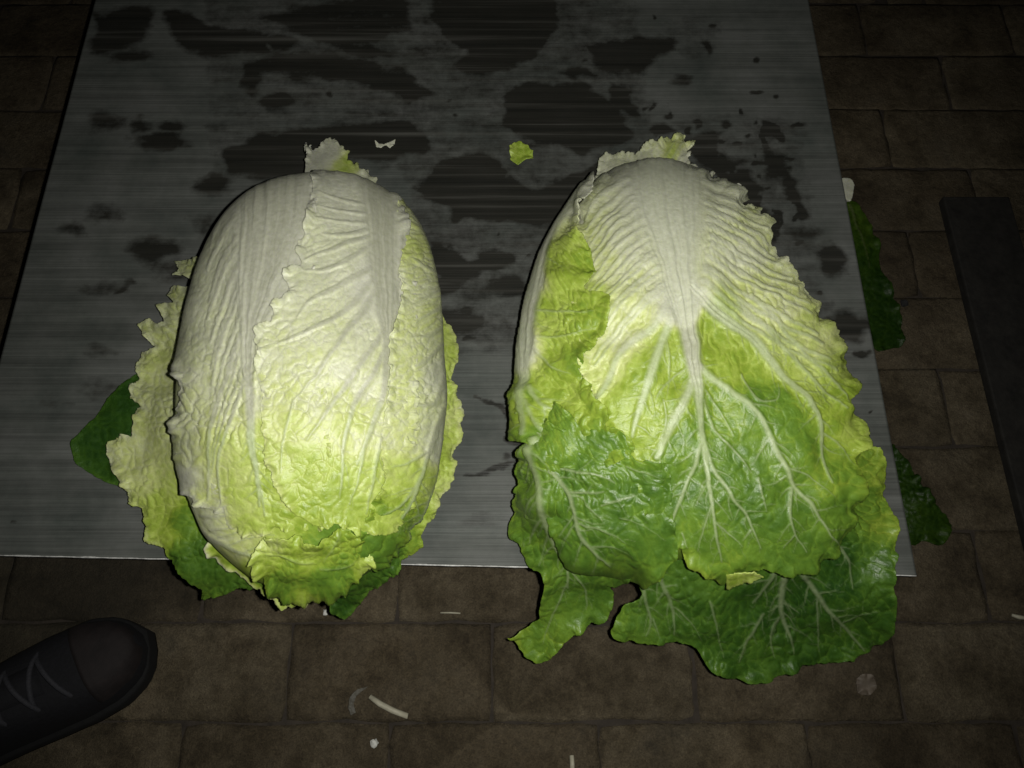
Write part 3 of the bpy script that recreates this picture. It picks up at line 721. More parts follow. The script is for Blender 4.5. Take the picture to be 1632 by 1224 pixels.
leafL([(262, 735), (280, 790), (312, 852), (356, 900), (420, 942), (480, 955), (560, 930), (610, 890), (570, 815), (400, 790), (320, 760)],
      [[(292, 790, 5), (322, 838, 4.5), (370, 872, 4), (430, 892, 2)]] + family([(296, 790), (340, 800), (390, 815)], [(380, 885), (410, 870), (450, 860)], 7, 2.4, 1, 9),
      [(300, 800, .14), (340, 840, .18), (380, 860, .26), (430, 890, .45), (500, 900, .6), (560, 880, .75), (400, 820, .3), (420, 930, .6)],
      body=BL, off=.0008, seed=45, blister=.0005, cell=16, jag=(.8, 12), rib=.0011, polar=(280, 760), edge_g=0, ruffle=(.0006, 20, 12), label='smooth pale leaf under the crinkled margin')
# cupped leaf end at the front
leafL([(418, 862), (411, 886), (423, 912), (453, 941), (474, 945), (510, 943), (537, 930), (563, 908), (586, 887), (580, 868), (563, 842), (534, 834), (507, 849), (440, 845)],
      [[(430, 872, 1.2), (455, 878, 2), (480, 886, 2), (500, 886, 1)], [(540, 838, 2.2), (525, 865, 2), (515, 885, 1)], [(510, 895, 1.2), (545, 892, 1.5), (562, 882, .8)]],
      [(440, 860, .38), (480, 862, .52), (520, 862, .55), (490, 885, .46), (470, 898, .62), (500, 915, .74), (450, 920, .68), (540, 905, .68), (560, 870, .60), (575, 885, .42), (430, 890, .5), (490, 940, .5)],
      body=BL, off=.0075, seed=41, blister=.0014, cell=10, ruffle=(.004, 14, 18), edge_g=-.04, jag=(1.4, 7), lift=.002, wave=(.003, 40), label='cupped yellow green leaf end', twig=1.2, g=1.5, vk=.4)
# torn white leaf base behind the butt
leafL([(486, 300), (487, 267), (491, 251), (486, 245), (488, 234), (492, 246), (495, 234), (497, 243), (506, 240), (519, 226), (527, 224), (530, 231), (533, 225), (538, 237), (546, 240), (547, 248), (555, 249), (552, 261), (560, 267), (568, 263), (570, 272), (581, 278), (584, 274), (589, 286), (596, 291), (594, 312), (560, 325), (500, 320)],
      [], [(510, 260, 0), (530, 250, .0), (549, 268, .28), (552, 271, .5), (556, 275, .3), (575, 285, .03), (490, 290, 0)],
      z=[(520, 225, .020), (500, 285, .050), (595, 290, .022), (560, 300, .045), (545, 255, .026), (488, 240, .026), (540, 320, .06)], seed=51, smooth=False, blister=.0004, jag=(1.6, 5), g=1.5, thick=.003, ruffle=(.0015, 8, 8), wave=(.001, 30), edge_g=0, label='torn white leaf base at the cut end')
leafL([(622, 336), (640, 338), (652, 344), (658, 352), (648, 349), (630, 350), (620, 350)], [], [(640, 345, .08), (650, 345, .3)],
      z=[(622, 336, .06), (658, 352, .045), (640, 345, .052), (630, 350, .058)], seed=53, smooth=False, blister=.0002, jag=(.6, 5), g=1.5, thick=.002, ruffle=(.0005, 8, 6), wave=(.0003, 30))

# ------------------------------------------------------------------ right cabbage
CR = tag(empty('chinese_cabbage', (.125, .25, BOARD)), 'Chinese cabbage with a big loose green outer leaf fanning from a white rib', 'cabbage')
br_ = (.125, .25, BOARD)
def leafR(*a, **k): return make_leaf('leaf', CR, *a, base=br_, **k)
make_head('head', CR, BR, QR, br_, lambda T, PH: np.interp(T, [-1, -.7, -.3, .2, .6, 1], [.6, .5, .25, .1, .04, .0]), 14)
# dark outer leaf lying under everything and hanging off the board
leafR([(1390, 711), (1408, 728), (1413, 770), (1410, 790), (1421, 820), (1424, 850), (1420, 917), (1424, 963), (1417, 999), (1398, 1025), (1371, 1037), (1328, 1054), (1266, 1064), (1220, 1076), (1187, 1079), (1156, 1070), (1125, 1051), (1104, 1024), (1046, 1021), (981, 1015), (978, 993), (994, 966), (1021, 947), (1018, 929), (1037, 895), (1100, 830), (1250, 760), (1340, 725)],
      [[(1041, 900, 4), (1061, 938, 3.5), (1072, 969, 2.5), (1075, 1010, 1.2)], [(1023, 935, 3), (1037, 987, 2.2), (1026, 1008, 1)], [(1040, 985, 1.8), (1050, 1012, .8)], [(1250, 860, 6), (1246, 932, 6), (1246, 981, 4), (1260, 1018, 2.2), (1264, 1042, 1)], [(1276, 908, 4.5), (1312, 959, 4), (1340, 990, 3), (1374, 1033, 1.4)],
       [(1232, 900, 4), (1215, 932, 3), (1198, 958, 1.5)], [(1215, 975, 2.5), (1190, 1012, 2.2), (1177, 1050, 1.2)], [(1240, 985, 2.5), (1227, 1008, 2), (1233, 1044, 1)], [(1335, 868, 3), (1352, 895, 2.5), (1358, 935, 1)], [(1246, 960, 2), (1232, 968, 1.5), (1222, 972, 1)], [(1248, 958, 2), (1262, 968, 1.5), (1272, 975, 1)], [(1300, 945, 2), (1302, 1000, 1.5), (1306, 1040, .8)], [(1340, 990, 1.8), (1372, 975, 1.2), (1400, 970, .7)], [(1130, 950, 2), (1140, 990, 1.5), (1150, 1040, .8)], [(1072, 965, 1.6), (1100, 985, 1.2), (1115, 1010, .7)]],
      [(1400, 750, .58), (1385, 800, .70), (1412, 840, .62), (1400, 900, .86), (1330, 900, .97), (1280, 960, .97), (1200, 960, .94), (1150, 900, .80), (1100, 930, .84), (1000, 1000, .78), (1040, 960, .84), (1100, 1000, .88), (1200, 1050, .88), (1350, 1020, .92), (1400, 990, .90)],
      z=[(1400, 725, .016), (1412, 850, .012), (1300, 850, .035), (1100, 860, .04), (1420, 930, .008), (1300, 930, .008), (1150, 930, .010), (1030, 920, .012), (985, 1000, -.028), (1050, 1015, -.036), (1115, 1040, -.05), (1190, 1075, -.066), (1300, 1055, -.060), (1400, 1020, -.045), (1250, 1000, -.03), (1250, 770, .05)],
      seed=61, blister=.0019, cell=14, rib=.0009, edge_g=-.05, jag=(1.8, 12), ruffle=(.004, 30, 26), wave=(.004, 60), net=.07, label='large dark green outer leaf hanging over the edge', polar=(1240, 800), g=1.6, twig=1.2, vk=.56)
# green leaf hanging off the front with a curled tail
leafR([(842, 640), (850, 690), (829, 733), (824, 765), (820, 796), (820, 839), (838, 866), (843, 890), (867, 905), (869, 933), (863, 969), (859, 986), (824, 1006), (815, 1011), (824, 1025), (835, 1036), (858, 1053), (873, 1053), (890, 1031), (902, 1016), (933, 996), (965, 984), (973, 969), (980, 945), (966, 925), (1000, 920), (1020, 860), (960, 740), (900, 650)],
      [[(846, 660, 6), (849, 694, 6), (859, 765, 5.5), (871, 820, 5), (886, 859, 4.2), (904, 890, 3), (905, 935, 1.5)], [(861, 780, 2), (850, 800, 1.6), (843, 822, .8)], [(869, 815, 2.2), (856, 835, 1.8), (848, 860, .9)], [(876, 840, 1.8), (868, 870, 1.2), (860, 890, .8)], [(853, 735, 1.8), (840, 760, 1.4), (832, 770, .8)], [(900, 890, 2), (930, 930, 1.6), (935, 970, .9)], [(905, 925, 1.8), (880, 980, 1.4), (865, 1025, .8)], [(862, 770, 1.6), (885, 765, 1.2)], [(888, 862, 2), (920, 870, 1.5), (950, 900, .8)]],
      [(850, 720, .68), (835, 780, .73), (860, 860, .76), (920, 820, .78), (880, 920, .75), (930, 950, .80), (870, 990, .71), (845, 1030, .69), (820, 1010, .60), (960, 960, .80), (825, 820, .68)],
      z=[(842, 640, .088), (829, 735, .070), (850, 720, .098), (860, 800, .086), (820, 800, .046), (825, 850, .022), (845, 890, .014), (868, 935, -.012), (862, 985, -.040), (815, 1011, -.062), (866, 1053, -.068), (930, 996, -.040), (975, 965, -.025), (970, 920, .006), (900, 870, .030), (880, 780, .100), (930, 740, .108), (1000, 860, .07), (900, 940, -.008), (860, 1020, -.055)],
      seed=67, blister=.0017, cell=15, rib=.0011, edge_g=-.04, jag=(2.0, 13), ruffle=(.004, 20, 24), wave=(.0035, 48), net=.06, label='green leaf with a curled tail hanging over the edge', polar=(850, 580), g=1.5, twig=1.2, vk=.72)
# the fanning outer leaf
leafR([(1014, 254), (980, 272), (950, 298), (930, 328), (915, 380), (915, 460), (925, 540), (930, 600), (948, 642), (975, 700), (1010, 760), (1040, 850), (1081, 866), (1089, 881), (1105, 893), (1130, 906), (1154, 919), (1180, 908), (1212, 900), (1269, 900), (1301, 889), (1334, 864), (1352, 842), (1362, 800), (1362, 750), (1356, 726), (1369, 710), (1372, 689), (1363, 661), (1343, 648), (1357, 625), (1355, 607), (1334, 554), (1310, 509), (1281, 469), (1262, 440), (1241, 412), (1218, 378), (1224, 366), (1203, 351), (1208, 340), (1183, 330), (1192, 318), (1168, 313), (1162, 303), (1155, 293), (1141, 290), (1103, 262), (1066, 252)],
      [[(1058, 262, 66), (1064, 340, 58), (1075, 400, 42), (1083, 460, 29), (1092, 520, 19), (1100, 570, 15), (1107, 610, 11), (1113, 660, 7), (1116, 700, 6), (1125, 760, 4), (1135, 820, 3), (1147, 885, 1)],
       [(1102, 575, 8), (1102, 605, 9), (1086, 640, 9), (1066, 680, 8), (1045, 728, 4.5)], [(1116, 700, 4.5), (1101, 750, 4), (1080, 800, 3.2), (1062, 845, 2), (1048, 862, 1)],
       [(1080, 480, 10), (1061, 530, 8), (1046, 570, 8), (1031, 620, 7.5), (1020, 650, 6.5), (1008, 695, 3)], [(1074, 480, 8), (1040, 525, 7.5), (1003, 552, 7.5), (982, 580, 6.5), (973, 605, 6), (953, 636, 5)],
       [(1110, 585, 7), (1130, 605, 7), (1160, 627, 6), (1195, 655, 5.5), (1220, 695, 5), (1245, 745, 4.5), (1262, 775, 4), (1290, 805, 3.2), (1310, 840, 2.2), (1330, 862, 1)], [(1260, 775, 3), (1253, 815, 2.6), (1260, 845, 2), (1278, 872, 1)], [(1260, 845, 1.8), (1243, 868, .9)],
       [(1098, 462, 11), (1130, 498, 10), (1165, 525, 9), (1200, 550, 8.5), (1235, 590, 7), (1262, 620, 5.5), (1290, 655, 4.5), (1303, 690, 4), (1308, 730, 3), (1316, 768, 1.4)], [(1117, 702, 3.5), (1135, 750, 3.6), (1165, 790, 3), (1190, 825, 2.5), (1211, 870, 1)], [(1195, 840, 1.8), (1180, 855, .9)],
       [(1120, 640, 2.5), (1140, 690, 2.3), (1175, 725, 2), (1195, 752, 1)], [(1121, 625, 2), (1145, 655, 1.8), (1165, 695, 1)], [(1190, 480, 5), (1240, 525, 4.5), (1290, 580, 3.5), (1330, 622, 2.4), (1342, 645, 1)], [(1170, 490, 6), (1215, 530, 5), (1258, 570, 4), (1300, 620, 3), (1338, 655, 1.4)],
       [(1138, 825, 2), (1160, 845, 1.6), (1180, 865, .8)], [(1130, 800, 2), (1118, 840, 1.6), (1110, 870, .8)], [(1126, 765, 1.8), (1112, 790, 1.2), (1105, 805, .7)], [(1205, 760, 2), (1210, 790, 1.8), (1218, 810, .8)], [(1180, 600, 2), (1200, 640, 2), (1232, 640, 1.4), (1238, 610, .8)],
       [(1090, 590, 2), (1070, 605, 2.4), (1050, 625, 1.8), (1042, 645, .8)], [(1055, 640, 2), (1058, 680, 1.8), (1030, 740, .8)], [(1060, 545, 2), (1066, 590, 1.6), (1060, 640, .8)], [(1085, 845, 1.8), (1095, 865, .8)], [(1245, 745, 2), (1285, 760, 1.5), (1320, 790, .7)], [(1303, 690, 2), (1335, 710, 1.4), (1355, 740, .7)], [(1222, 700, 2), (1205, 725, 1.4), (1195, 740, .7)]]
      + family([(1118, 285), (1150, 300), (1185, 322)], [(1128, 400), (1180, 430), (1262, 470)], 9, 5.0, 2.2, 5) + family([(1125, 405), (1185, 445), (1275, 490)], [(1112, 470), (1190, 530), (1325, 600)], 6, 5.4, 2.4, 6)
      + family([(1002, 295), (962, 318), (938, 350)], [(1062, 470), (1005, 520), (950, 590)], 15, 4.4, 1.8, 7),
      [(1060, 330, 0), (1090, 500, 0), (1150, 330, .10), (1190, 360, .2), (1180, 400, .14), (1240, 470, .23), (1210, 500, .22), (1290, 550, .30), (1335, 600, .48), (1345, 635, .56), (1180, 585, .54), (1140, 550, .52), (1130, 520, .5), (1050, 600, .53), (1080, 560, .5), (1010, 640, .52), (1040, 690, .52), (990, 530, .22), (960, 420, .22), (1000, 400, .12), (935, 480, .35), (960, 590, .3),
       (1150, 660, .64), (1090, 720, .70), (1080, 790, .76), (1160, 740, .74), (1180, 800, .77), (1260, 690, .70), (1220, 640, .70), (1330, 740, .64), (1310, 670, .55), (1250, 850, .77), (1120, 860, .73), (1100, 880, .62), (1170, 905, .68), (1355, 690, .46), (1240, 560, .34), (1270, 600, .42), (1340, 830, .74)],
      body=BT, off=.0045, seed=71, blister=.0012, cell=15, rib=.0013, stri=.8, wave=(.003, 60), ruffle=(.004, 20, 24), edge_g=-.05, jag=(2.6, 11), net=.05, label='large green outer leaf fanning out from a white midrib', polar=(1085, 300), g=1.5, twig=1.15, wvein=(.54, .56, .42), rough=.6, vk=.86, bcol=(.385, .395, .295))
# yellow folded lip of that leaf
leafR([(1155, 903), (1171, 898), (1197, 894), (1212, 903), (1193, 911), (1157, 922)], [], [(1180, 905, .47), (1165, 912, .52)], body=BT, off=.0085, seed=73, smooth=False, blister=.0006, cell=9, jag=(1, 6), g=1.5, ruffle=(.001, 8, 8), label='yellow folded lip')
# flank leaf: white ribs and crumpled yellow green blade
leafR([(815, 690), (815, 600), (820, 520), (828, 448), (850, 388), (884, 338), (918, 306), (948, 286), (958, 305), (938, 345), (933, 376), (941, 396), (953, 443), (938, 471), (974, 484), (975, 513), (967, 538), (931, 594), (947, 616), (951, 630), (974, 663), (968, 681), (996, 690), (1008, 716), (960, 745), (900, 735), (860, 705)],
      [[(945, 298, 9), (912, 335, 12), (880, 392, 15), (861, 460, 19), (852, 530, 18), (850, 590, 12), (853, 635, 6), (858, 690, 4)], [(862, 620, 4), (875, 645, 3), (905, 665, 2.5), (930, 700, 1)], [(864, 560, 3), (890, 590, 2), (915, 600, 1)], [(868, 500, 2.5), (910, 505, 2), (950, 505, 1)], [(870, 545, 2), (910, 540, 1.6), (955, 530, .8)], [(858, 640, 3), (880, 690, 2.6), (920, 705, 2), (970, 715, 1)]],
      [(860, 450, 0), (850, 560, .02), (940, 310, .03), (920, 345, .06), (918, 372, .22), (925, 395, .48), (935, 430, .55), (905, 440, .50), (890, 500, .47), (930, 500, .53), (960, 500, .56), (900, 560, .50), (950, 545, .55), (930, 585, .62), (890, 610, .52), (925, 630, .50), (860, 640, .56), (900, 660, .55), (950, 660, .58), (970, 690, .62), (890, 705, .70), (940, 725, .70)],
      body=BT, off=.0085, seed=81, blister=.0021, cell=13, rib=.0014, stri=1.0, wave=(.004, 45), ruffle=(.004, 18, 24), edge_g=-.03, jag=(2.2, 10), lift=.0008, net=.06, label='crumpled yellow green blade beside white ribs', polar=(850, 330), g=1.5, twig=1.0, wvein=(.46, .48, .36), vk=.7)
# green lobe draped over the front
leafR([(843, 622), (846, 655), (858, 690), (876, 722), (886, 757), (878, 790), (890, 828), (905, 862), (935, 890), (966, 925), (996, 929), (1020, 925), (1039, 902), (1060, 888), (1080, 870), (1072, 830), (1066, 790), (1060, 738), (1012, 729), (996, 692), (960, 684), (920, 690), (880, 665)],
      [[(870, 700, 5), (880, 730, 5), (914, 776, 4.5), (925, 820, 3.6), (945, 855, 2.8), (976, 884, 1.4)], [(914, 777, 2.6), (940, 780, 2.4), (966, 777, 1.2)], [(890, 740, 2.6), (920, 747, 2.4), (957, 750, 2), (982, 766, 1)], [(962, 797, 1.4), (985, 790, 2), (1014, 786, 1)], [(940, 795, 1.6), (965, 818, 1.2)], [(925, 822, 2), (960, 830, 1.6), (1000, 850, .8)], [(922, 810, 2), (905, 840, 1)], [(945, 855, 1.8), (975, 855, 1.2), (1010, 870, .7)], [(1000, 740, 1.6), (1030, 750, 1.2), (1055, 760, .7)], [(990, 815, 1.2), (1030, 830, .9), (1060, 850, .6)], [(850, 640, 3.5), (862, 675, 3.5), (880, 700, 2)]],
      [(850, 640, .56), (870, 690, .66), (900, 720, .76), (950, 710, .75), (1000, 720, .70), (920, 780, .79), (980, 790, .80), (1040, 790, .78), (930, 850, .79), (1000, 860, .78), (1050, 860, .77), (1000, 915, .73), (1030, 900, .70)],
      body=BT, off=.0105, seed=87, blister=.0017, cell=15, rib=.0011, wave=(.003, 50), ruffle=(.003, 22, 20), edge_g=-.03, jag=(2.0, 12), net=.06, label='green lobe draped over the front', polar=(850, 620), g=1.5, twig=1.2, vk=.78)
# ragged base leaves behind the butt
leafR([(924, 328), (940, 304), (949, 298), (950, 281), (954, 269), (956, 254), (966, 247), (976, 252), (989, 249), (1012, 252), (1024, 240), (1037, 233), (1046, 236), (1053, 230), (1064, 221), (1068, 228), (1080, 217), (1092, 219), (1085, 231), (1102, 235), (1093, 247), (1100, 250), (1093, 258), (1103, 271), (1113, 273), (1124, 282), (1138, 276), (1130, 290), (1090, 320), (1000, 320), (940, 350)],
      family([(1040, 285), (1060, 255), (1078, 228)], [(1080, 290), (1090, 270), (1098, 255)], 4, 2.5, 1, 3),
      [(960, 280, .06), (1000, 265, .1), (1050, 245, .13), (1068, 250, .36), (1085, 228, .2), (1090, 255, .03), (1115, 280, .03), (945, 310, .04)],
      z=[(924, 328, .045), (956, 254, .024), (1012, 252, .026), (1080, 218, .018), (1100, 250, .022), (1135, 280, .030), (1000, 300, .05), (1080, 300, .05), (950, 300, .035)],
      seed=93, smooth=False, blister=.0009, cell=10, jag=(2.2, 5), g=1.5, thick=.002, ruffle=(.003, 8, 14), wave=(.002, 30), edge_g=0, label='ragged pale leaf bases at the cut end')

# ------------------------------------------------------------------ loose leaves and scraps
def scrap(name, label, cat, outline, pig, z=0.0, group=None, **k):
    P = np.array(outline, float); c = on_z(P[:, 0].mean(), P[:, 1].mean(), BOARD + (z if not hasattr(z, '__len__') else np.mean([q[2] for q in z])))
    kw = dict(blister=.0004, cell=9, jag=(1., 6), ruffle=(.0015, 9, 8), wave=(.001, 25), g=1.5, smooth=False, edge_g=0, net=.03); kw.update(k)
    return tag(make_leaf(name, None, outline, k.pop('veins', ()) if False else kw.pop('veins', ()), pig, z=z, base=tuple(c), **kw), label, cat, group)
scrap('leaf_scrap', 'small bright yellow green leaf scrap lying flat on the board between the cabbages', 'leaf scrap',
      [(814, 232), (824, 228), (838, 233), (850, 242), (849, 255), (836, 259), (826, 265), (815, 256), (812, 243)], [(830, 245, .52), (820, 250, .48)], z=[(814, 232, .0015), (850, 245, .003), (826, 264, .0015), (830, 246, .004)], seed=101, jag=(2.4, 5), ruffle=(.002, 7, 8))
scrap('leaf_scrap', 'tiny translucent white scrap on the wet board behind the pale cabbage', 'leaf scrap',
      [(598, 226), (604, 230), (613, 233), (622, 228), (631, 225), (629, 233), (622, 238), (615, 233), (608, 238), (600, 236)], [(613, 232, .0)], z=.0016, seed=103, blister=.0002, ruffle=(.0006, 6, 5), wave=(.0003, 20), jag=(.6, 4))
scrap('leaf_scrap', 'minute white speck on the wet board beside the green cabbage', 'leaf scrap', [(1171, 296), (1176, 294), (1181, 297), (1177, 300), (1172, 299)], [(1176, 297, 0)], z=.0016, seed=105, blister=.0001, ruffle=(.0002, 6, 4), wave=(.0001, 20), jag=(.2, 4), g=1.)
GZ = -BOARD
scrap('loose_leaf', 'pale stalked loose leaf turning dark green, on paving half under the board', 'leaf',
      [(1340, 322), (1362, 326), (1374, 340), (1386, 358), (1398, 392), (1402, 425), (1408, 440), (1420, 462), (1432, 500), (1438, 548), (1416, 556), (1400, 562), (1380, 540), (1345, 470), (1330, 380)],
      [(1360, 335, .84), (1380, 380, .88), (1390, 420, .94), (1398, 450, 1.), (1420, 520, 1.), (1410, 550, 1.)], z=[(1340, 322, GZ + .008), (1400, 400, GZ + .012), (1436, 545, GZ + .006), (1345, 470, GZ + .006), (1400, 560, GZ + .006), (1370, 400, GZ + .014)],
      veins=[[(1352, 330, 2.5), (1372, 380, 1.6), (1385, 430, .6)]], vk=.4, seed=107, smooth=True, blister=.0012, cell=13, ruffle=(.003, 16, 14), jag=(1.5, 10), g=2.)
scrap('loose_leaf', 'crumpled dark green loose leaf lying on paving beside the board\'s front corner', 'leaf',
      [(1415, 712), (1436, 726), (1456, 752), (1478, 786), (1500, 815), (1514, 832), (1506, 850), (1494, 868), (1468, 862), (1450, 868), (1420, 840), (1395, 760)],
      [(1440, 760, .97), (1480, 840, .95)], z=[(1415, 712, GZ + .006), (1514, 832, GZ + .008), (1455, 865, GZ + .008), (1465, 800, GZ + .018), (1400, 770, GZ + .006)],
      seed=109, smooth=True, blister=.002, cell=11, ruffle=(.004, 12, 16), jag=(2, 8), g=2.)
scrap('stalk_piece', 'glossy white broken leaf stalk poking out from under the board\'s side', 'leaf stalk',
      [(1335, 292), (1350, 288), (1358, 296), (1356, 312), (1352, 322), (1345, 318), (1338, 306)], [(1350, 300, .0)], z=[(1335, 292, GZ + .02), (1358, 296, GZ + .022), (1352, 322, GZ + .018), (1346, 306, GZ + .026)], seed=111, smooth=True, thick=.004, blister=.0002, jag=(.5, 8))
pale = simple('pale_stalk', (.34, .32, .24), .5, .2, 120)
def px(u, v, h=0.): return Vector(on_z(u, v, h))
def stick(name, label, cat, pts, r, m=pale):
    P = [px(u, v, h) for u, v, h in pts]; base = P[len(P) // 2].copy(); base.z = 0
    bm = bmesh.new(); tube(bm, [p - base for p in P], r, 8)
    for v_ in bm.verts: v_.co += Vector((math.sin(v_.co.y * 900), math.cos(v_.co.x * 700), math.sin(v_.co.x * 800))) * .0003
    o = bm_obj(name, bm, None, m, True); o.location = base; return tag(o, label, cat)
stick('stalk_strip', 'pale cut strip of cabbage stalk lying on the paving in front of the board', 'stalk strip', [(590, 1110, .0030), (606, 1122, .0034), (626, 1133, .0034), (650, 1141, .0032)], [.0021, .0025, .0027, .0026])
stick('stalk_strip', 'short pale stalk stub standing across a paving joint near the bottom', 'stalk strip', [(911, 1204, .003), (912, 1218, .003), (912, 1232, .003)], [.002, .0022, .0022])
stick('stalk_strip', 'pale splinter lying on paving beside the table\'s front corner', 'stalk strip', [(1612, 980, .002), (1624, 984, .0024), (1640, 986, .0022)], [.0014, .002, .0018])
stick('stalk_strip', 'thin whitish sliver lying along a paving joint in front of the cabbages', 'stalk strip', [(702, 977, .001), (718, 977, .0012), (734, 978, .001)], [.0007, .0008, .0006])
def crumb(name, label, cat, u, v, r, m, seed, flat=.6):
    bm = bmesh.new(); bmesh.ops.create_icosphere(bm, subdivisions=2, radius=r); rr = np.random.default_rng(seed)
    for v_ in bm.verts: v_.co *= 1 + rr.uniform(-.3, .3); v_.co.z *= flat
    o = bm_obj(name, bm, None, m); p = px(u, v, 0); o.location = (p.x, p.y, r * flat * .7); return tag(o, label, cat)
white_m = simple('white_crumb', (.5, .5, .46), .6, .2, 200)
dark_m = simple('dark_pebble', (.012, .012, .012), .8, .3, 200)
crumb('crumb', 'white crumb on the paving below the pale stalk strip', 'crumb', 597, 1184, .0036, white_m, 3)
crumb('crumb', 'small greyish crumb on paving beside the dark hanging leaf tip', 'crumb', 519, 976, .0026, white_m, 5)
crumb('pebble', 'small black pebble on paving between the board and the dark plank', 'pebble', 1440, 484, .0045, dark_m, 7)
scrap('film_wisp', 'thin greyish curl of dry leaf skin beside the pale stalk strip', 'dry leaf', [(556, 1128), (558, 1110), (570, 1098), (588, 1094), (580, 1100), (568, 1108), (564, 1122), (568, 1136), (560, 1140)], [(570, 1110, .0)], z=GZ + .0025, seed=121, blister=.0003, jag=(.8, 6), ruffle=(.0012, 8, 6), thick=.0005).data.materials[0] = simple('dry_skin', (.075, .07, .055), .6, .3, 150)
scrap('dry_petal', 'brownish dry leaf flake on the paving below the dark hanging leaf', 'dry leaf', [(1366, 1080), (1374, 1074), (1388, 1076), (1394, 1088), (1393, 1100), (1382, 1108), (1368, 1106), (1364, 1094)], [(1380, 1090, .0)], z=GZ + .003, seed=123, smooth=True, blister=.0004, jag=(.8, 8), ruffle=(.002, 8, 10)).data.materials[0] = simple('dry_flake', (.085, .068, .05), .6, .25, 90)

dull = M_LEAF.copy(); dull.name = 'limp_leaf_skin'
dull.node_tree.nodes['Principled BSDF'].inputs['Specular IOR Level'].default_value = .12
for n_ in dull.node_tree.nodes:
    if n_.type == 'VALTORGB':                      # mud-stained
        n_.color_ramp.elements[0].color = (.34, .30, .26, 1); n_.color_ramp.elements[1].color = (.62, .56, .50, 1)
for o in COL.objects:
    if o.name.startswith('loose_leaf'): o.data.materials[0] = dull
# ------------------------------------------------------------------ dark plank, basin, shoe
bm = bmesh.new()
bm_box(bm, (0, 0, 0), (.076, .62, .012), None, .002)
for v_ in bm.verts: v_.co.x += .0012 * math.sin(v_.co.y * 14)
pk = bm_obj('plank', bm, None, simple('black_wood', (.013, .012, .010), .8, .5, 70, .6, .002), False); pk.location = (.531, .236, .0072)
tag(pk, 'dark narrow plank lying flat on the paving alongside the table', 'plank')
# basin: turned profile with rim and foot
def lathe(bm, prof, seg=72):
    rings = [[bm.verts.new((r * math.cos(2 * math.pi * k / seg), r * math.sin(2 * math.pi * k / seg), z)) for k in range(seg)] for r, z in prof]
    for a, b in zip(rings, rings[1:]):
        for k in range(seg): bm.faces.new((a[k], a[(k + 1) % seg], b[(k + 1) % seg], b[k]))
    bm.faces.new(rings[0][::-1]); bm.faces.new(rings[-1])
bs = tag(empty('basin', (.565, 1.055, .006)), 'black round basin at the dim far edge of the paving', 'basin')
plas = simple('black_plastic', (.010, .010, .011), .5, .3, 40, .1)
bm = bmesh.new(); lathe(bm, [(.13, 0), (.135, .004), (.165, .085), (.162, .086), (.132, .008), (.02, .007)]); bm_obj('bowl', bm, bs, plas, True)
bm = bmesh.new(); lathe(bm, [(.164, .082), (.172, .084), (.173, .089), (.164, .091), (.160, .088)]); bm_obj('rim', bm, bs, plas, True)

# shoe: built along +x from heel to toe, then turned and placed
sh_a = math.atan2(.055 + .02, -.313 + .445); SHL = .285
toe = Vector((-.330, .060, 0))
sh = tag(empty('shoe', (toe.x - math.cos(.53) * SHL * .9, toe.y - math.sin(.53) * SHL * .9, 0)), 'dark laced shoe with a pale collar standing on the paving by the table corner', 'shoe')
sh.rotation_euler = (0, 0, .53); sh.scale = (.9, .84, .86)
cloth_d = simple('dark_canvas', (.0035, .0035, .0048), .85, .35, 260, .5, .0012)
sole_m = simple('dark_sole', (.0038, .0038, .0038), .85, .3, 120)
toe_m = simple('maroon_toe', (.0075, .0052, .005), .8, .35, 90, .3)
lace_m = simple('grey_lace', (.022, .022, .026), .8, .3, 400)
coll_m = simple('pale_collar', (.045, .048, .040), .85, .25, 300, .4)
ST = [(0, .020, .065), (.02, .032, .075), (.06, .036, .078), (.10, .036, .076), (.14, .040, .072), (.18, .045, .063), (.215, .048, .054), (.245, .046, .048), (.268, .036, .042), (.280, .022, .036), (.285, .008, .031)]
def loft(name, z0, scale_w, hfun, material, s0=0, s1=SHL, arc=(0, math.pi), n=40, seg=22, lift=0.):
    xs = np.linspace(s0, s1, n); bm = bmesh.new(); rings = []
    for x in xs:
        w = np.interp(x, [q[0] for q in ST], [q[1] for q in ST]) * scale_w + lift; h = hfun(x) + lift
        cy = .006 * math.sin(x / SHL * 3.1)
        ring = []
        for k in range(seg + 1):
            a = arc[0] + (arc[1] - arc[0]) * k / seg; c, s_ = math.cos(a), math.sin(a)
            ring.append(bm.verts.new((x, cy + w * math.copysign(abs(c) ** .7, c), z0 + h * max(s_, 0) ** .75)))
        rings.append(ring)
    for a, b in zip(rings, rings[1:]):
        for k in range(seg): bm.faces.new((a[k], a[k + 1], b[k + 1], b[k]))
    for r in (rings[0], rings[-1]):
        try: bm.faces.new(r)
        except ValueError: pass
    return bm_obj(name, bm, sh, material, True)
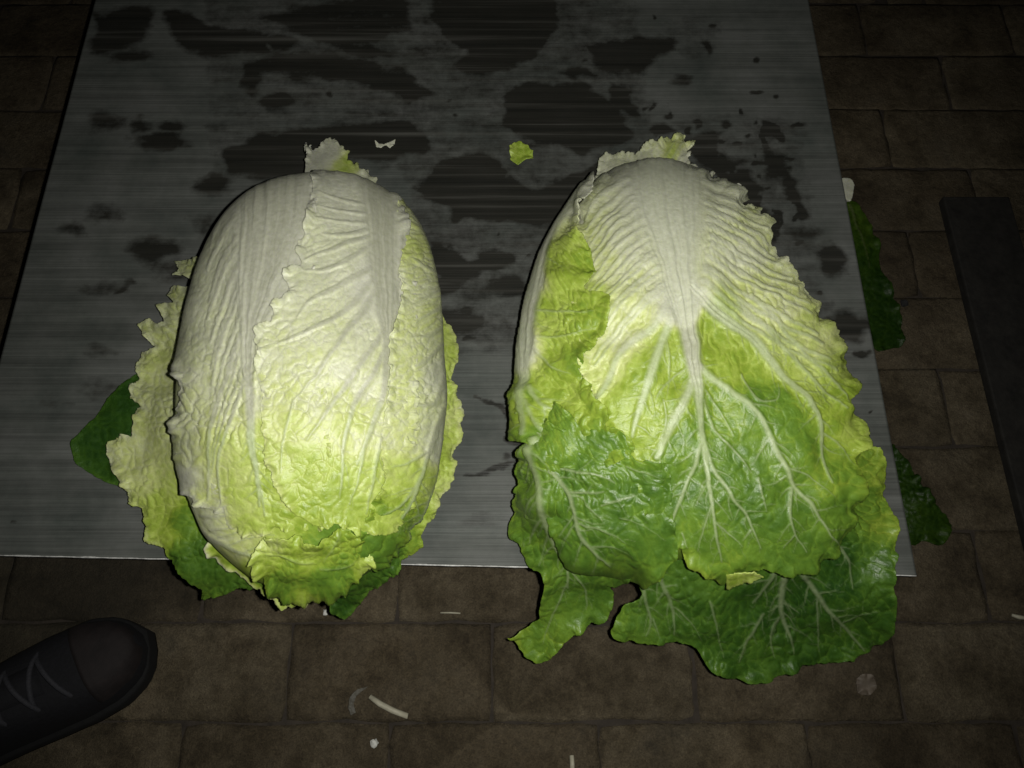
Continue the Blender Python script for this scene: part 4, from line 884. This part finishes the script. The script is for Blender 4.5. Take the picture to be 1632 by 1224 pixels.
hf = lambda x: np.interp(x, [q[0] for q in ST], [q[2] for q in ST])
bm = bmesh.new(); rings = []
for zz, k in ((.002, .96), (.006, 1.04), (.022, 1.05), (.026, 1.0)):
    ring = []
    for side in (1, -1):
        for i in range(41):
            x = (i if side == 1 else 40 - i) / 40 * SHL; w = np.interp(x, [q[0] for q in ST], [q[1] for q in ST]) * k + .002
            ring.append(bm.verts.new((x + (.004 if i == 40 and side == 1 else 0), .006 * math.sin(x / SHL * 3.1) + side * w, zz)))
    rings.append(ring)
for a, b in zip(rings, rings[1:]):
    for k in range(len(a)): bm.faces.new((a[k], a[(k + 1) % len(a)], b[(k + 1) % len(a)], b[k]))
bm.faces.new(rings[0][::-1]); bm.faces.new(rings[-1]); bm_obj('sole', bm, sh, sole_m, True)
loft('upper', .022, .97, hf, cloth_d)
loft('toe_cap', .0225, .98, hf, toe_m, .236, .2845, (math.pi * .22, math.pi * .86), 16, 16, .0016)
loft('tongue', .023, .55, lambda x: hf(x) * 1.0 + .003, cloth_d, .10, .205, (math.pi * .12, math.pi * .88), 16, 12, .001)
for k in range(8):
    x = .118 + k * .0135; w = np.interp(x, [q[0] for q in ST], [q[1] for q in ST]) * .72; h = hf(x)
    bm = bmesh.new(); pts = []
    for i in range(13):
        a = math.pi * (.18 + .64 * i / 12); pts.append((x + .020 * (i / 12 - .5) * (1 if k % 2 else -1), .004 + w * math.cos(a) * 1.05, .0245 + h * math.sin(a) ** .75 + .004))
    tube(bm, pts, .0026, 6); bm_obj('lace', bm, sh, lace_m, True)
bm = bmesh.new(); pts = [(.055 + .052 * math.cos(2 * math.pi * i / 28), .003 + .034 * math.sin(2 * math.pi * i / 28), .1 + .012 * math.cos(2 * math.pi * i / 28) - .006) for i in range(29)]
tube(bm, pts, .0075, 8); bm_obj('collar', bm, sh, coll_m, True)
bm = bmesh.new(); tube(bm, [(.056, .003, .06), (.054, .003, .10), (.046, .003, .15), (.04, .003, .20)], [.040, .034, .036, .040], 20)
bm_obj('sock', bm, sh, cloth_d, True)
